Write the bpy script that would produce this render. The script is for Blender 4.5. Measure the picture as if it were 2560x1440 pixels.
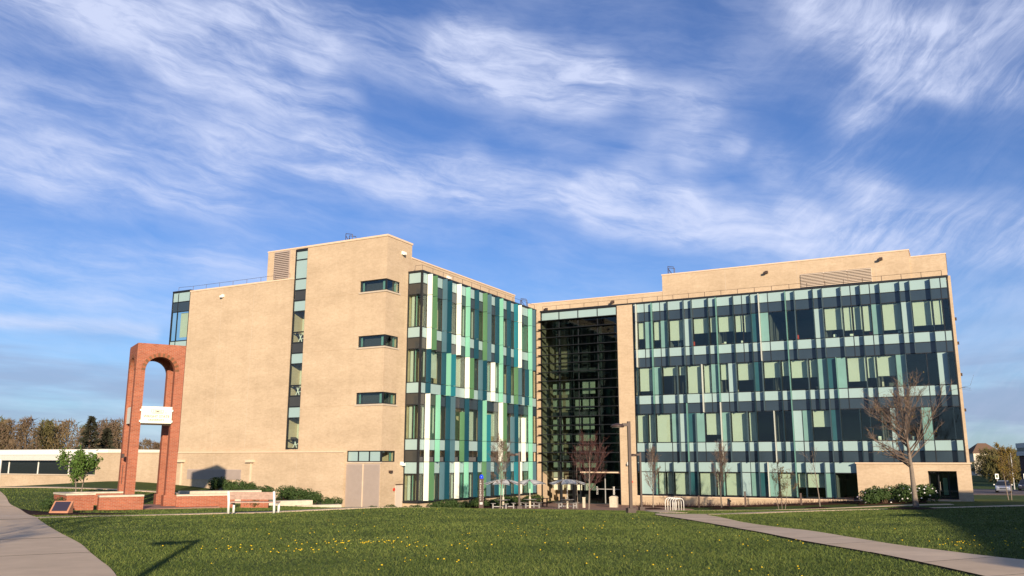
import bpy, bmesh, math, random
import numpy as np
from mathutils import Matrix, Vector
R = math.radians
for o in list(bpy.data.objects): bpy.data.objects.remove(o)
SC = bpy.context.scene
COL = SC.collection

# ---------------------------------------------------------------- camera
cam = bpy.data.cameras.new('camera'); camo = bpy.data.objects.new('camera', cam); COL.objects.link(camo)
CAM = Vector((28.5598, -80.5656, 0.1691))
YAW, PITCH, ROLL = 0.4841, 0.2005, -0.0007
camo.location = CAM
camo.rotation_mode = 'QUATERNION'
camo.rotation_quaternion = (Matrix.Rotation(YAW, 3, 'Z') @ Matrix.Rotation(math.pi/2 + PITCH, 3, 'X') @ Matrix.Rotation(-ROLL, 3, 'Z')).to_quaternion()
cam.sensor_width = 36; cam.lens = 36*2113.72/2560; cam.clip_start = .1; cam.clip_end = 6000
SC.camera = camo

# ---------------------------------------------------------------- sun, sky, exposure
SUN_AZ, SUN_EL = 41.0, 13.5          # light travels towards (-sin az, cos az)
sund = Vector((-math.sin(R(SUN_AZ))*math.cos(R(SUN_EL)), math.cos(R(SUN_AZ))*math.cos(R(SUN_EL)), -math.sin(R(SUN_EL))))
sl = bpy.data.lights.new('sun', 'SUN'); so = bpy.data.objects.new('sun', sl); COL.objects.link(so)
sl.energy = 5.0; sl.angle = R(.53); sl.color = (1, .82, .60)
so.location = (60, -120, 60)
so.rotation_mode = 'QUATERNION'; so.rotation_quaternion = (-sund).to_track_quat('Z', 'Y')
SC.view_settings.view_transform = 'Standard'; SC.view_settings.look = 'None'
SC.view_settings.gamma = 1; SC.view_settings.use_curve_mapping = False
SC.view_settings.exposure = 0.57

W = bpy.data.worlds.new('World'); SC.world = W; W.use_nodes = True
nt = W.node_tree; N = nt.nodes; LK = nt.links
for n in list(N): N.remove(n)
def wn(t, **k):
    n = N.new(t)
    for a, b in k.items(): setattr(n, a, b)
    return n
def wl(a, b): LK.new(a, b)
def wmath(op, a, b=None, c=None, clamp=False):
    n = wn('ShaderNodeMath', operation=op, use_clamp=clamp)
    for i, v in enumerate((a, b, c)):
        if v is None: continue
        if isinstance(v, (int, float)): n.inputs[i].default_value = v
        else: wl(v, n.inputs[i])
    return n.outputs[0]
def wramp(f, stops, interp='EASE'):
    n = wn('ShaderNodeValToRGB'); n.color_ramp.interpolation = interp
    el = n.color_ramp.elements
    while len(el) < len(stops): el.new(.5)
    for e, (p, c) in zip(el, stops):
        e.position = p; e.color = (c, c, c, 1) if isinstance(c, (int, float)) else (*c, 1)
    wl(f, n.inputs[0]); return n.outputs[0]
def wmix(f, a, b):
    n = wn('ShaderNodeMix', data_type='RGBA')
    for s, v in ((n.inputs[0], f), (n.inputs[6], a), (n.inputs[7], b)):
        if isinstance(v, tuple): s.default_value = (*v, 1)
        elif isinstance(v, (int, float)): s.default_value = v
        else: wl(v, s)
    return n.outputs[2]
out = wn('ShaderNodeOutputWorld'); bg = wn('ShaderNodeBackground'); bg.inputs[1].default_value = .062
wl(bg.outputs[0], out.inputs[0])
sky = wn('ShaderNodeTexSky', sky_type='NISHITA'); sky.sun_disc = False
sky.sun_elevation = R(SUN_EL); sky.sun_rotation = math.pi - R(SUN_AZ)
sky.air_density = 1.0; sky.dust_density = .6; sky.ozone_density = 2.5
hs = wn('ShaderNodeHueSaturation'); hs.inputs[0].default_value = .505; hs.inputs[1].default_value = 1.0; hs.inputs[2].default_value = 1.26
tint = wn('ShaderNodeMix', data_type='RGBA', blend_type='MULTIPLY'); tint.inputs[0].default_value = 1; tint.inputs[7].default_value = (.54, .84, 1.26, 1)
wl(sky.outputs[0], tint.inputs[6]); wl(tint.outputs[2], hs.inputs[4])
tc = wn('ShaderNodeTexCoord'); sx = wn('ShaderNodeSeparateXYZ'); wl(tc.outputs[0], sx.inputs[0])
zc_ = wmath('MAXIMUM', sx.outputs[2], 0.0); zd = wmath('ADD', zc_, .10)
cx = wn('ShaderNodeCombineXYZ'); wl(wmath('DIVIDE', sx.outputs[0], zd), cx.inputs[0]); wl(wmath('DIVIDE', sx.outputs[1], zd), cx.inputs[1])
def mapping(v, rot, scale, loc=(0, 0, 0)):
    # rotate first, then scale, so that the streaks run along the rotated axis
    a = wn('ShaderNodeMapping'); a.inputs['Rotation'].default_value = (0, 0, rot); wl(v, a.inputs[0])
    b = wn('ShaderNodeMapping'); b.inputs['Scale'].default_value = scale; b.inputs['Location'].default_value = loc
    wl(a.outputs[0], b.inputs[0]); return b.outputs[0]
def noise(v, s, det=8, ro=.6, dis=0, w=0):
    n = wn('ShaderNodeTexNoise', noise_dimensions='4D'); n.inputs['Scale'].default_value = s; n.inputs['Detail'].default_value = det
    n.inputs['Roughness'].default_value = ro; n.inputs['Distortion'].default_value = dis; n.inputs['W'].default_value = w; wl(v, n.inputs['Vector']); return n
# cirrus: soft bands laid out by compass bearing and height above the horizon, broken up by stretched fibre noise
azd = wmath('MULTIPLY', wmath('ARCTAN2', sx.outputs[0], sx.outputs[1]), 57.2958)
eld = wmath('MULTIPLY', wmath('ARCSINE', sx.outputs[2]), 57.2958)
ae = wn('ShaderNodeCombineXYZ'); wl(azd, ae.inputs[0]); wl(eld, ae.inputs[1])
wp = noise(ae.outputs[0], .055, 5, .6, 0, 3.1)
va = wn('ShaderNodeVectorMath', operation='MULTIPLY_ADD'); wl(wp.outputs['Color'], va.inputs[0]); va.inputs[1].default_value = (6, 4.2, 0); wl(ae.outputs[0], va.inputs[2])
va2 = wn('ShaderNodeVectorMath', operation='ADD'); va2.inputs[1].default_value = (-3.0, -2.1, 0); wl(va.outputs[0], va2.inputs[0])
BANDS = [(-60.55, 26.58, -42.64, 26.04, 1.9, 1), (-51.17, 24.16, -39.71, 22.91, 1.22, 0.7), (-46.59, 28.22, -21.94, 25.33, 1.63, 0.8), (-31.57, 28.03, -21.95, 24.82, 1.49, 1), (-21.94, 25.2, -14.12, 23.05, 1.08, 0.5), (-47.57, 20.37, -30.59, 19.28, 1.36, 0.75), (-41.2, 19.84, -16.06, 16.57, 1.22, 0.9), (-21.55, 17.34, -2.43, 12.9, 1.49, 0.9), (-60.68, 20.72, -50.83, 20.32, 1.36, 0.5), (-60.23, 16.9, -47.34, 17.23, 1.49, 0.6), (-59.65, 11.63, -44.95, 11.75, 1.08, 0.55), (-59.46, 9.9, -49.9, 8.75, 0.76, 0.6), (-59.24, 7.83, -50.51, 7.46, 0.38, 0.9), (-6.23, 28.54, 0.74, 24.22, 1.63, 0.8), (-2.64, 23.68, 5.73, 25.13, 1.63, 0.7), (1.88, 22.13, 4.85, 21.4, 0.95, 0.9), (-9.06, 18.62, -6.85, 14.33, 1.22, 0.5), (-5.56, 18.23, -2.72, 14.91, 1.08, 0.5), (-0.52, 13.91, 5.1, 12.72, 1.36, 0.9), (-15.93, 19.71, -11.83, 20.42, 0.68, 0.5), (-19.82, 19.4, -15.3, 21.48, 0.81, 0.4), (-4.08, 21.25, 0.41, 23.35, 0.68, 0.5), (-4.83, 21.11, -3.29, 16.46, 1.08, 0.35)]
def vm(op, a, b):
    n = wn('ShaderNodeVectorMath', operation=op)
    for k, v in enumerate((a, b)):
        if isinstance(v, tuple): n.inputs[k].default_value = v
        elif v is not None: wl(v, n.inputs[k])
    return n
band = None
for a0, e0, a1, e1, wd_, it in BANDS:
    dx, dy = a1-a0, e1-e0; L2 = dx*dx+dy*dy
    q = vm('SUBTRACT', va2.outputs[0], (a0, e0, 0))
    tt = wmath('DIVIDE', vm('DOT_PRODUCT', q.outputs[0], (dx, dy, 0)).outputs['Value'], L2, clamp=True)
    sc = wn('ShaderNodeVectorMath', operation='SCALE'); sc.inputs[0].default_value = (dx, dy, 0); wl(tt, sc.inputs['Scale'])
    dd = vm('LENGTH', vm('SUBTRACT', q.outputs[0], sc.outputs[0]).outputs[0], None).outputs['Value']
    mr = wn('ShaderNodeMapRange', interpolation_type='SMOOTHERSTEP'); wl(dd, mr.inputs[0]); mr.inputs[1].default_value = wd_*2.35; mr.inputs[2].default_value = 0; mr.inputs[3].default_value = 0; mr.inputs[4].default_value = it
    band = mr.outputs[0] if band is None else wmath('ADD', band, mr.outputs[0])
band = wmath('MINIMUM', band, 1.0)
fib1 = noise(mapping(va2.outputs[0], R(9), (.15, .80, 1)), .95, 12, .66, .55, 7.3)
fib2 = noise(mapping(va2.outputs[0], R(-38), (.20, .80, 1)), .95, 12, .68, .6, 1.7)
rightness = wramp(wmath('MULTIPLY_ADD', azd, .025, .75), [(.42, 0), (.66, 1)])
fib = wmath('ADD', wmath('MULTIPLY', fib1.outputs['Fac'], wmath('SUBTRACT', 1.0, rightness)), wmath('MULTIPLY', fib2.outputs['Fac'], rightness))
big = noise(mapping(va2.outputs[0], R(14), (.13, .34, 1)), .62, 7, .6, .5, 9.4)
fib = wmath('ADD', wmath('MULTIPLY', fib, .52), wmath('MULTIPLY', big.outputs['Fac'], .48))
fibr = wramp(fib, [(.34, .0), (.68, 1)])
cover = noise(mapping(ae.outputs[0], R(8), (.05, .13, 1)), .9, 5, .55, .4, 5.25)
cov = wramp(cover.outputs['Fac'], [(.34, .08), (.70, .56)])
cf = wmath('ADD', wmath('MULTIPLY', band, wmath('MULTIPLY_ADD', fibr, .82, .13)), wmath('MULTIPLY', cov, wmath('MULTIPLY_ADD', fibr, .7, .25)), clamp=True)
cf = wmath('MULTIPLY', cf, wramp(zc_, [(.0, .6), (.08, 1)]), clamp=True)
c1 = wmix(wmath('MULTIPLY', cf, .82), hs.outputs[0], (8.2, 8.9, 11.4))
# low grey banks near the horizon
lowv = wn('ShaderNodeMapping'); lowv.inputs['Scale'].default_value = (2.2, 2.2, 19); wl(tc.outputs[0], lowv.inputs[0])
lown = noise(lowv.outputs[0], 1.25, 6, .55, .2, 2.2)
lowf = wmath('MULTIPLY', wramp(lown.outputs['Fac'], [(.42, 0), (.60, 1)]), wramp(zc_, [(.0, .5), (.03, 1), (.10, .8), (.15, 0)], 'LINEAR'))
hz = wmath('MULTIPLY', wramp(zc_, [(.0, .55), (.06, .45), (.24, 0)], 'LINEAR'), wmath('MULTIPLY_ADD', fibr, .5, .35))
c1 = wmix(hz, c1, (7.6, 8.9, 11.2))
c2 = wmix(wmath('MULTIPLY', lowf, .70), c1, (3.3, 4.1, 6.4))
wl(c2, bg.inputs[0])

# ---------------------------------------------------------------- materials
MATS = {}
def mat(name, col, rough=.8, spec=.3, metal=0, noise_amt=0, nscale=3, bump=0, bscale=40, emit=None, col2=None, coat=0):
    if name in MATS: return MATS[name]
    m = bpy.data.materials.new(name); m.use_nodes = True; t = m.node_tree; b = t.nodes['Principled BSDF']
    b.inputs['Base Color'].default_value = (*col, 1); b.inputs['Roughness'].default_value = rough
    b.inputs['Specular IOR Level'].default_value = spec; b.inputs['Metallic'].default_value = metal
    if coat: b.inputs['Coat Weight'].default_value = coat
    if noise_amt or col2 or bump:
        g = t.nodes.new('ShaderNodeNewGeometry')
    if noise_amt or col2:
        nz = t.nodes.new('ShaderNodeTexNoise'); nz.inputs['Scale'].default_value = nscale; nz.inputs['Detail'].default_value = 6; nz.inputs['Roughness'].default_value = .65
        t.links.new(g.outputs['Position'], nz.inputs['Vector'])
        mx = t.nodes.new('ShaderNodeMix'); mx.data_type = 'RGBA'
        c2 = col2 or tuple(max(0, c*(1-noise_amt)) for c in col); c1 = col if col2 else tuple(min(1, c*(1+noise_amt)) for c in col)
        mx.inputs[6].default_value = (*c1, 1); mx.inputs[7].default_value = (*c2, 1)
        rp = t.nodes.new('ShaderNodeValToRGB'); rp.color_ramp.elements[0].position = .3; rp.color_ramp.elements[1].position = .7
        t.links.new(nz.outputs['Fac'], rp.inputs[0]); t.links.new(rp.outputs[0], mx.inputs[0]); t.links.new(mx.outputs[2], b.inputs['Base Color'])
    if bump:
        n2 = t.nodes.new('ShaderNodeTexNoise'); n2.inputs['Scale'].default_value = bscale; n2.inputs['Detail'].default_value = 4
        t.links.new(g.outputs['Position'], n2.inputs['Vector'])
        bp = t.nodes.new('ShaderNodeBump'); bp.inputs['Strength'].default_value = bump; bp.inputs['Distance'].default_value = .02
        t.links.new(n2.outputs['Fac'], bp.inputs['Height']); t.links.new(bp.outputs[0], b.inputs['Normal'])
    if emit:
        b.inputs['Emission Color'].default_value = (*emit[:3], 1); b.inputs['Emission Strength'].default_value = emit[3]
    MATS[name] = m; return m

def brick_mat(name, c1, c2, mortar, bw, bh, ms, stain=.25, bumpd=.004, rot=0.0, sscale=.12):
    """bricks laid along any upright wall; rot turns the pattern to walls that are not axis-aligned"""
    m = bpy.data.materials.new(name); m.use_nodes = True; t = m.node_tree; b = t.nodes['Principled BSDF']
    b.inputs['Roughness'].default_value = .9; b.inputs['Specular IOR Level'].default_value = .15
    g = t.nodes.new('ShaderNodeNewGeometry'); mp = t.nodes.new('ShaderNodeMapping'); mp.inputs['Rotation'].default_value = (0, 0, rot)
    t.links.new(g.outputs['Position'], mp.inputs[0])
    s = t.nodes.new('ShaderNodeSeparateXYZ'); t.links.new(mp.outputs[0], s.inputs[0])
    a = t.nodes.new('ShaderNodeMath'); a.operation = 'ADD'; t.links.new(s.outputs[0], a.inputs[0]); t.links.new(s.outputs[1], a.inputs[1])
    cb = t.nodes.new('ShaderNodeCombineXYZ'); t.links.new(a.outputs[0], cb.inputs[0]); t.links.new(s.outputs[2], cb.inputs[1])
    br = t.nodes.new('ShaderNodeTexBrick'); br.inputs['Scale'].default_value = 1; br.inputs['Brick Width'].default_value = bw; br.inputs['Row Height'].default_value = bh
    br.inputs['Mortar Size'].default_value = ms; br.inputs['Mortar Smooth'].default_value = .2; br.inputs['Bias'].default_value = 0
    br.inputs['Color1'].default_value = (*c1, 1); br.inputs['Color2'].default_value = (*c2, 1); br.inputs['Mortar'].default_value = (*mortar, 1)
    t.links.new(cb.outputs[0], br.inputs[0])
    # broad weathering
    nz = t.nodes.new('ShaderNodeTexNoise'); nz.inputs['Scale'].default_value = sscale; nz.inputs['Detail'].default_value = 9; nz.inputs['Roughness'].default_value = .68
    st = t.nodes.new('ShaderNodeMapping'); st.inputs['Scale'].default_value = (1, 1, 2.6); t.links.new(g.outputs['Position'], st.inputs[0]); t.links.new(st.outputs[0], nz.inputs['Vector'])
    rp = t.nodes.new('ShaderNodeValToRGB'); rp.color_ramp.elements[0].position = .32; rp.color_ramp.elements[1].position = .68
    rp.color_ramp.elements[0].color = (1-stain, 1-stain*1.05, 1-stain*1.15, 1); rp.color_ramp.elements[1].color = (1, 1, 1, 1)
    t.links.new(nz.outputs['Fac'], rp.inputs[0])
    # rain streaks
    sm = t.nodes.new('ShaderNodeMapping'); sm.inputs['Scale'].default_value = (1.6, 1.6, .07); t.links.new(g.outputs['Position'], sm.inputs[0])
    sn = t.nodes.new('ShaderNodeTexNoise'); sn.inputs['Scale'].default_value = 1; sn.inputs['Detail'].default_value = 6; sn.inputs['Roughness'].default_value = .7; t.links.new(sm.outputs[0], sn.inputs['Vector'])
    sr = t.nodes.new('ShaderNodeValToRGB'); sr.color_ramp.elements[0].position = .3; sr.color_ramp.elements[1].position = .55; sr.color_ramp.elements[0].color = (.945, .938, .93, 1); t.links.new(sn.outputs['Fac'], sr.inputs[0])
    m0 = t.nodes.new('ShaderNodeMix'); m0.data_type = 'RGBA'; m0.blend_type = 'MULTIPLY'; m0.inputs[0].default_value = 1; t.links.new(rp.outputs[0], m0.inputs[6]); t.links.new(sr.outputs[0], m0.inputs[7])
    # single odd bricks
    vz = t.nodes.new('ShaderNodeTexNoise'); vz.inputs['Scale'].default_value = 5.5; vz.inputs['Detail'].default_value = 2
    t.links.new(cb.outputs[0], vz.inputs['Vector'])
    rv = t.nodes.new('ShaderNodeValToRGB'); rv.color_ramp.elements[0].position = .35; rv.color_ramp.elements[1].position = .6
    rv.color_ramp.elements[0].color = (.93, .925, .92, 1); t.links.new(vz.outputs['Fac'], rv.inputs[0])
    m1 = t.nodes.new('ShaderNodeMix'); m1.data_type = 'RGBA'; m1.blend_type = 'MULTIPLY'; m1.inputs[0].default_value = 1
    m2 = t.nodes.new('ShaderNodeMix'); m2.data_type = 'RGBA'; m2.blend_type = 'MULTIPLY'; m2.inputs[0].default_value = .9
    t.links.new(br.outputs['Color'], m1.inputs[6]); t.links.new(m0.outputs[2], m1.inputs[7])
    t.links.new(m1.outputs[2], m2.inputs[6]); t.links.new(rv.outputs[0], m2.inputs[7]); t.links.new(m2.outputs[2], b.inputs['Base Color'])
    bp = t.nodes.new('ShaderNodeBump'); bp.inputs['Strength'].default_value = .6; bp.inputs['Distance'].default_value = bumpd; bp.invert = True
    t.links.new(br.outputs['Fac'], bp.inputs['Height']); t.links.new(bp.outputs[0], b.inputs['Normal'])
    MATS[name] = m; return m

def glass_mat(name, tint, refl=.14, rough=.0, wob=.0):
    m = bpy.data.materials.new(name); m.use_nodes = True; t = m.node_tree
    for n in list(t.nodes): t.nodes.remove(n)
    o = t.nodes.new('ShaderNodeOutputMaterial'); mx = t.nodes.new('ShaderNodeMixShader'); tr = t.nodes.new('ShaderNodeBsdfTransparent'); gl = t.nodes.new('ShaderNodeBsdfGlossy')
    tr.inputs[0].default_value = (*tint, 1); gl.inputs['Roughness'].default_value = rough; gl.inputs[0].default_value = (.8, .9, .95, 1)
    f = t.nodes.new('ShaderNodeLayerWeight'); f.inputs[0].default_value = .5
    pw = t.nodes.new('ShaderNodeMath'); pw.operation = 'POWER'; pw.inputs[1].default_value = 4; t.links.new(f.outputs['Facing'], pw.inputs[0])
    ad = t.nodes.new('ShaderNodeMath'); ad.operation = 'MULTIPLY_ADD'; ad.inputs[1].default_value = .9; ad.inputs[2].default_value = refl; ad.use_clamp = True
    t.links.new(pw.outputs[0], ad.inputs[0]); t.links.new(ad.outputs[0], mx.inputs[0]); t.links.new(tr.outputs[0], mx.inputs[1]); t.links.new(gl.outputs[0], mx.inputs[2]); t.links.new(mx.outputs[0], o.inputs[0])
    if wob:
        g = t.nodes.new('ShaderNodeNewGeometry'); nz = t.nodes.new('ShaderNodeTexNoise'); nz.inputs['Scale'].default_value = .9; nz.inputs['Detail'].default_value = 1
        t.links.new(g.outputs['Position'], nz.inputs['Vector']); bp = t.nodes.new('ShaderNodeBump'); bp.inputs['Strength'].default_value = wob; bp.inputs['Distance'].default_value = .05
        t.links.new(nz.outputs['Fac'], bp.inputs['Height']); t.links.new(bp.outputs[0], gl.inputs['Normal'])
    MATS[name] = m; return m

brick_mat('tan_brick', (.60, .465, .325), (.545, .415, .285), (.575, .455, .33), .30, .10, .010, .20, .003, sscale=.22)
brick_mat('red_brick', (.43, .130, .070), (.32, .088, .048), (.38, .22, .155), .205, .068, .010, .22, .005, rot=-R(60.7), sscale=.5)
mat('tan_cap', (.66, .50, .36), .85, .2, noise_amt=.06)
mat('sill_stone', (.50, .42, .33), .9, .2, noise_amt=.08)
mat('limestone', (.52, .46, .36), .9, .2, noise_amt=.16, nscale=4, bump=.4)
mat('frame_dark', (.014, .016, .02), .45, .4)
mat('frame_brown', (.07, .042, .035), .6, .3, noise_amt=.1)
mat('light_panel', (.30, .42, .42), .12, .5, noise_amt=.03, nscale=.6)
mat('dark_panel', (.030, .048, .066), .10, .6, noise_amt=.12, nscale=.5)
mat('dark_panel_warm', (.045, .046, .044), .12, .5, noise_amt=.10, nscale=.5)
mat('green_pane', (.16, .30, .27), .06, .6, noise_amt=.12, nscale=.5)
mat('teal_pane', (.022, .085, .10), .06, .6, noise_amt=.12, nscale=.5)
mat('partition', (.62, .62, .48), .9, .1, noise_amt=.1); mat('blind_cloth', (.57, .555, .51), .9, .1, noise_amt=.03, nscale=.8)
mat('room_wall', (.11, .11, .115), .9, .2); mat('room_dark', (.05, .05, .055), .9, .2)
mat('stair_wall', (.62, .58, .46), .9, .2, noise_amt=.04)
glass_mat('vision_glass', (.86, .93, .88), .035, 0, .02); glass_mat('atrium_glass', (.60, .68, .66), .03, 0, .02); glass_mat('slot_glass', (.88, .94, .90), .05, 0, .02)
mat('fin_white', (.80, .82, .72), .5, .3); mat('fin_mint', (.20, .49, .36), .5, .3); mat('fin_mint_dim', (.12, .27, .24), .5, .3); mat('fin_white_dim', (.50, .53, .48), .5, .3); mat('fin_navy_dim', (.008, .028, .045), .5, .3); mat('fin_slate_dim', (.045, .08, .105), .5, .3); mat('fin_green', (.085, .20, .10), .5, .3)  # south wall fins get darkened copies of these paints to dull their sunlit faces
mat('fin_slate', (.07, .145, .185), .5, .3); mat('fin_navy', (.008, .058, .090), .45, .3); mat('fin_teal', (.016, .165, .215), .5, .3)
mat('louver_metal', (.38, .315, .28), .6, .3, noise_amt=.05); mat('louver_tan', (.60, .49, .39), .6, .3)
mat('joint_shade', (.40, .285, .175), .9, .1); mat('roof_gravel', (.3, .28, .25), .95, .1)
mat('white_paint', (.78, .77, .72), .5, .3, noise_amt=.03); mat('door_paint', (.55, .47, .40), .6, .3)
mat('wood_plank', (.42, .29, .235), .75, .2, noise_amt=.18, nscale=9)
mat('concrete', (.60, .46, .315), .9, .2, noise_amt=.10, nscale=1.3, bump=.15)
mat('concrete_pale', (.63, .49, .345), .9, .2, noise_amt=.12, nscale=1.1, bump=.15); mat('path_joint', (.10, .075, .05), .95, .1)
mat('pavers', (.29, .175, .135), .9, .2, noise_amt=.14, nscale=2)
mat('mulch', (.035, .018, .012), 1, .1, noise_amt=.4, nscale=12, bump=.8, bscale=25)
mat('asphalt', (.13, .105, .10), .9, .2, noise_amt=.12)
mat('grass_ground', (.080, .110, .027), .95, .1, col2=(.045, .070, .016), nscale=.55, bump=.7, bscale=18)
mat('blade_a', (.125, .165, .042), .7, .2, col2=(.062, .094, .021), nscale=.5)
mat('petal_yellow', (.70, .48, .02), .7, .2); mat('stem_green', (.07, .14, .03), .8, .2)
mat('bark_grey', (.20, .165, .135), .95, .1, noise_amt=.25, nscale=14); mat('bark_brown', (.135, .085, .062), .95, .1, noise_amt=.2, nscale=14)
mat('twig', (.155, .115, .092), .95, .1); mat('twig_red', (.105, .052, .048), .95, .1)
mat('leaf_green', (.085, .150, .026), .7, .2, col2=(.045, .085, .018), nscale=3)
mat('leaf_dark', (.028, .055, .016), .7, .25, col2=(.05, .085, .02), nscale=4); mat('leaf_olive', (.17, .125, .03), .8, .1, col2=(.12, .085, .03), nscale=3)
mat('leaf_needle', (.030, .036, .022), .9, .1, col2=(.05, .045, .03), nscale=1)
mat('wood_far', (.105, .072, .058), 1, .05, col2=(.15, .11, .055), nscale=.10)
mat('wood_far_green', (.075, .085, .03), 1, .05, col2=(.11, .085, .04), nscale=.10)
mat('blossom', (.75, .72, .70), .8, .1); mat('blossom_purple', (.42, .36, .45), .8, .1)
mat('furniture_grey', (.27, .26, .25), .6, .3, noise_amt=.1); mat('canopy_steel', (.50, .50, .50), .45, .4, noise_amt=.05)
mat('sign_face', (.80, .76, .62), .5, .3); mat('sign_ink', (.07, .045, .03), .7, .2); mat('sign_dark', (.10, .08, .06), .7, .2)
mat('bronze', (.055, .034, .028), .5, .4, noise_amt=.15, nscale=5)
mat('blue_light', (.01, .04, .75), .25, .5, emit=(.0, .06, 1.0, .35)); mat('red_paint', (.55, .05, .03), .5, .3)
mat('plaque_metal', (.035, .03, .05), .4, .5); mat('plaque_stone', (.42, .20, .12), .8, .2, noise_amt=.1)
mat('car_silver', (.42, .45, .52), .3, .5, .5, coat=.5); mat('car_dark', (.035, .04, .06), .3, .5, .3, coat=.5); mat('car_glass', (.015, .02, .03), .08, .6)
mat('tyre', (.02, .02, .02), .9, .2); mat('lamp_glass', (.85, .85, .8), .2, .5); mat('chrome', (.6, .6, .6), .25, .5, 1)
mat('grey_fascia', (.60, .575, .53), .7, .2, noise_amt=.05); mat('roof_brown', (.16, .10, .07), .9, .1); mat('far_wall', (.62, .55, .45), .9, .1); mat('far_brown', (.10, .06, .05), .9, .1)
mat('galv', (.42, .41, .40), .5, .4, .2)
MATS['window_glossy'] = mat('window_glossy', (.020, .026, .030), .06, .6)

# ---------------------------------------------------------------- helpers
class MB:
    def __init__(s): s.v = []; s.f = []
    def add(s, vs, fs):
        o = len(s.v); s.v += [tuple(p) for p in vs]; s.f += [tuple(i+o for i in f) for f in fs]; return s
    def box(s, x0, x1, y0, y1, z0, z1):
        return s.add([(x0,y0,z0),(x1,y0,z0),(x1,y1,z0),(x0,y1,z0),(x0,y0,z1),(x1,y0,z1),(x1,y1,z1),(x0,y1,z1)],
                     [(0,3,2,1),(4,5,6,7),(0,1,5,4),(1,2,6,5),(2,3,7,6),(3,0,4,7)])
    def obox(s, c, ax, ay, hx, hy, z0, z1):
        """box with oriented footprint: centre c, unit axes ax/ay, half sizes"""
        P = []
        for z in (z0, z1):
            for a, b in ((-1,-1),(1,-1),(1,1),(-1,1)): P.append((c[0]+ax[0]*hx*a+ay[0]*hy*b, c[1]+ax[1]*hx*a+ay[1]*hy*b, z))
        return s.add(P, [(0,3,2,1),(4,5,6,7),(0,1,5,4),(1,2,6,5),(2,3,7,6),(3,0,4,7)])
    def tube(s, pts, rad, n=6, caps=True):
        pts = [Vector(p) for p in pts]; o = len(s.v)
        if isinstance(rad, (int, float)): rad = [rad]*len(pts)
        for i, p in enumerate(pts):
            d = (pts[min(i+1, len(pts)-1)]-pts[max(i-1, 0)]); d = d.normalized() if d.length > 1e-9 else Vector((0,0,1))
            a = d.cross(Vector((0,0,1)) if abs(d.z) < .9 else Vector((1,0,0))).normalized(); b = d.cross(a)
            for k in range(n):
                t = 2*math.pi*k/n; s.v.append(tuple(p+(a*math.cos(t)+b*math.sin(t))*rad[i]))
        for i in range(len(pts)-1):
            for k in range(n):
                k2 = (k+1) % n; s.f.append((o+i*n+k, o+i*n+k2, o+(i+1)*n+k2, o+(i+1)*n+k))
        if caps: s.f.append(tuple(o+k for k in range(n))[::-1]); e = o+(len(pts)-1)*n; s.f.append(tuple(e+k for k in range(n)))
        return s
    def lathe(s, prof, n=16, c=(0,0,0), sx=1, sy=1):
        o = len(s.v)
        for r, z in prof:
            for k in range(n):
                t = 2*math.pi*k/n; s.v.append((c[0]+r*math.cos(t)*sx, c[1]+r*math.sin(t)*sy, c[2]+z))
        for i in range(len(prof)-1):
            for k in range(n):
                k2 = (k+1) % n; s.f.append((o+i*n+k, o+i*n+k2, o+(i+1)*n+k2, o+(i+1)*n+k))
        s.f.append(tuple(o+k for k in range(n))[::-1]); e = o+(len(prof)-1)*n; s.f.append(tuple(e+k for k in range(n)))
        return s
    def prism(s, poly, z0, z1):
        n = len(poly)
        return s.add([(x,y,z0) for x,y in poly]+[(x,y,z1) for x,y in poly], [tuple(range(n))[::-1], tuple(range(n,2*n))]+[(i,(i+1)%n,n+(i+1)%n,n+i) for i in range(n)])
    def mesh(s, name, m, smooth=False):
        me = bpy.data.meshes.new(name); me.from_pydata(s.v, [], s.f); me.materials.append(MATS[m] if isinstance(m, str) else m)
        if smooth: me.polygons.foreach_set('use_smooth', [True]*len(me.polygons))
        me.update(); return me
    def build(s, name, m, parent=None, smooth=False, loc=None, rz=0):
        o = bpy.data.objects.new(name, s.mesh(name, m, smooth)); COL.objects.link(o)
        if loc is not None: o.location = loc
        o.rotation_euler = (0, 0, rz)
        if parent: put(o, parent)
        return o
WORLDPARENT = set()
def put(o, parent):
    o.parent = parent
    if parent.name in WORLDPARENT: o.matrix_parent_inverse = Matrix.Translation(-parent.location)
_cube = {}
def U(name, m, x0, x1, y0, y1, z0, z1, parent, label=None):
    """one axis-aligned block, all blocks of a material share one unit mesh"""
    if m not in _cube: _cube[m] = MB().box(-.5,.5,-.5,.5,-.5,.5).mesh('block_'+m, m)
    o = bpy.data.objects.new(name, _cube[m]); COL.objects.link(o)
    o.location = ((x0+x1)/2, (y0+y1)/2, (z0+z1)/2); o.scale = (abs(x1-x0), abs(y1-y0), abs(z1-z0))
    if parent is not None:
        o.parent = parent
        base = parent
        if parent.name in WORLDPARENT: o.matrix_parent_inverse = Matrix.Translation(-parent.location)
    if label: o['label'] = label
    return o
def thing(name, label, cat, loc=(0,0,0), rz=0, group=None, world=False):
    e = bpy.data.objects.new(name, None); COL.objects.link(e); e.location = loc; e.rotation_euler = (0,0,rz); e.empty_display_size = .3
    tag(e, label, cat, group)
    if world: WORLDPARENT.add(e.name)
    return e
def tag(o, label, cat, group=None):
    o['label'] = label; o['category'] = cat
    if group: o['group'] = group
    return o
def struct(o): o['kind'] = 'structure'; return o
def stuff(o, label=None, cat=None):
    o['kind'] = 'stuff'
    if label: o['label'] = label
    if cat: o['category'] = cat
    return o
def copy_tree(o, parent=None):
    c = o.copy(); COL.objects.link(c); c.parent = parent
    for ch in list(o.children): copy_tree(ch, c)
    return c
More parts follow.
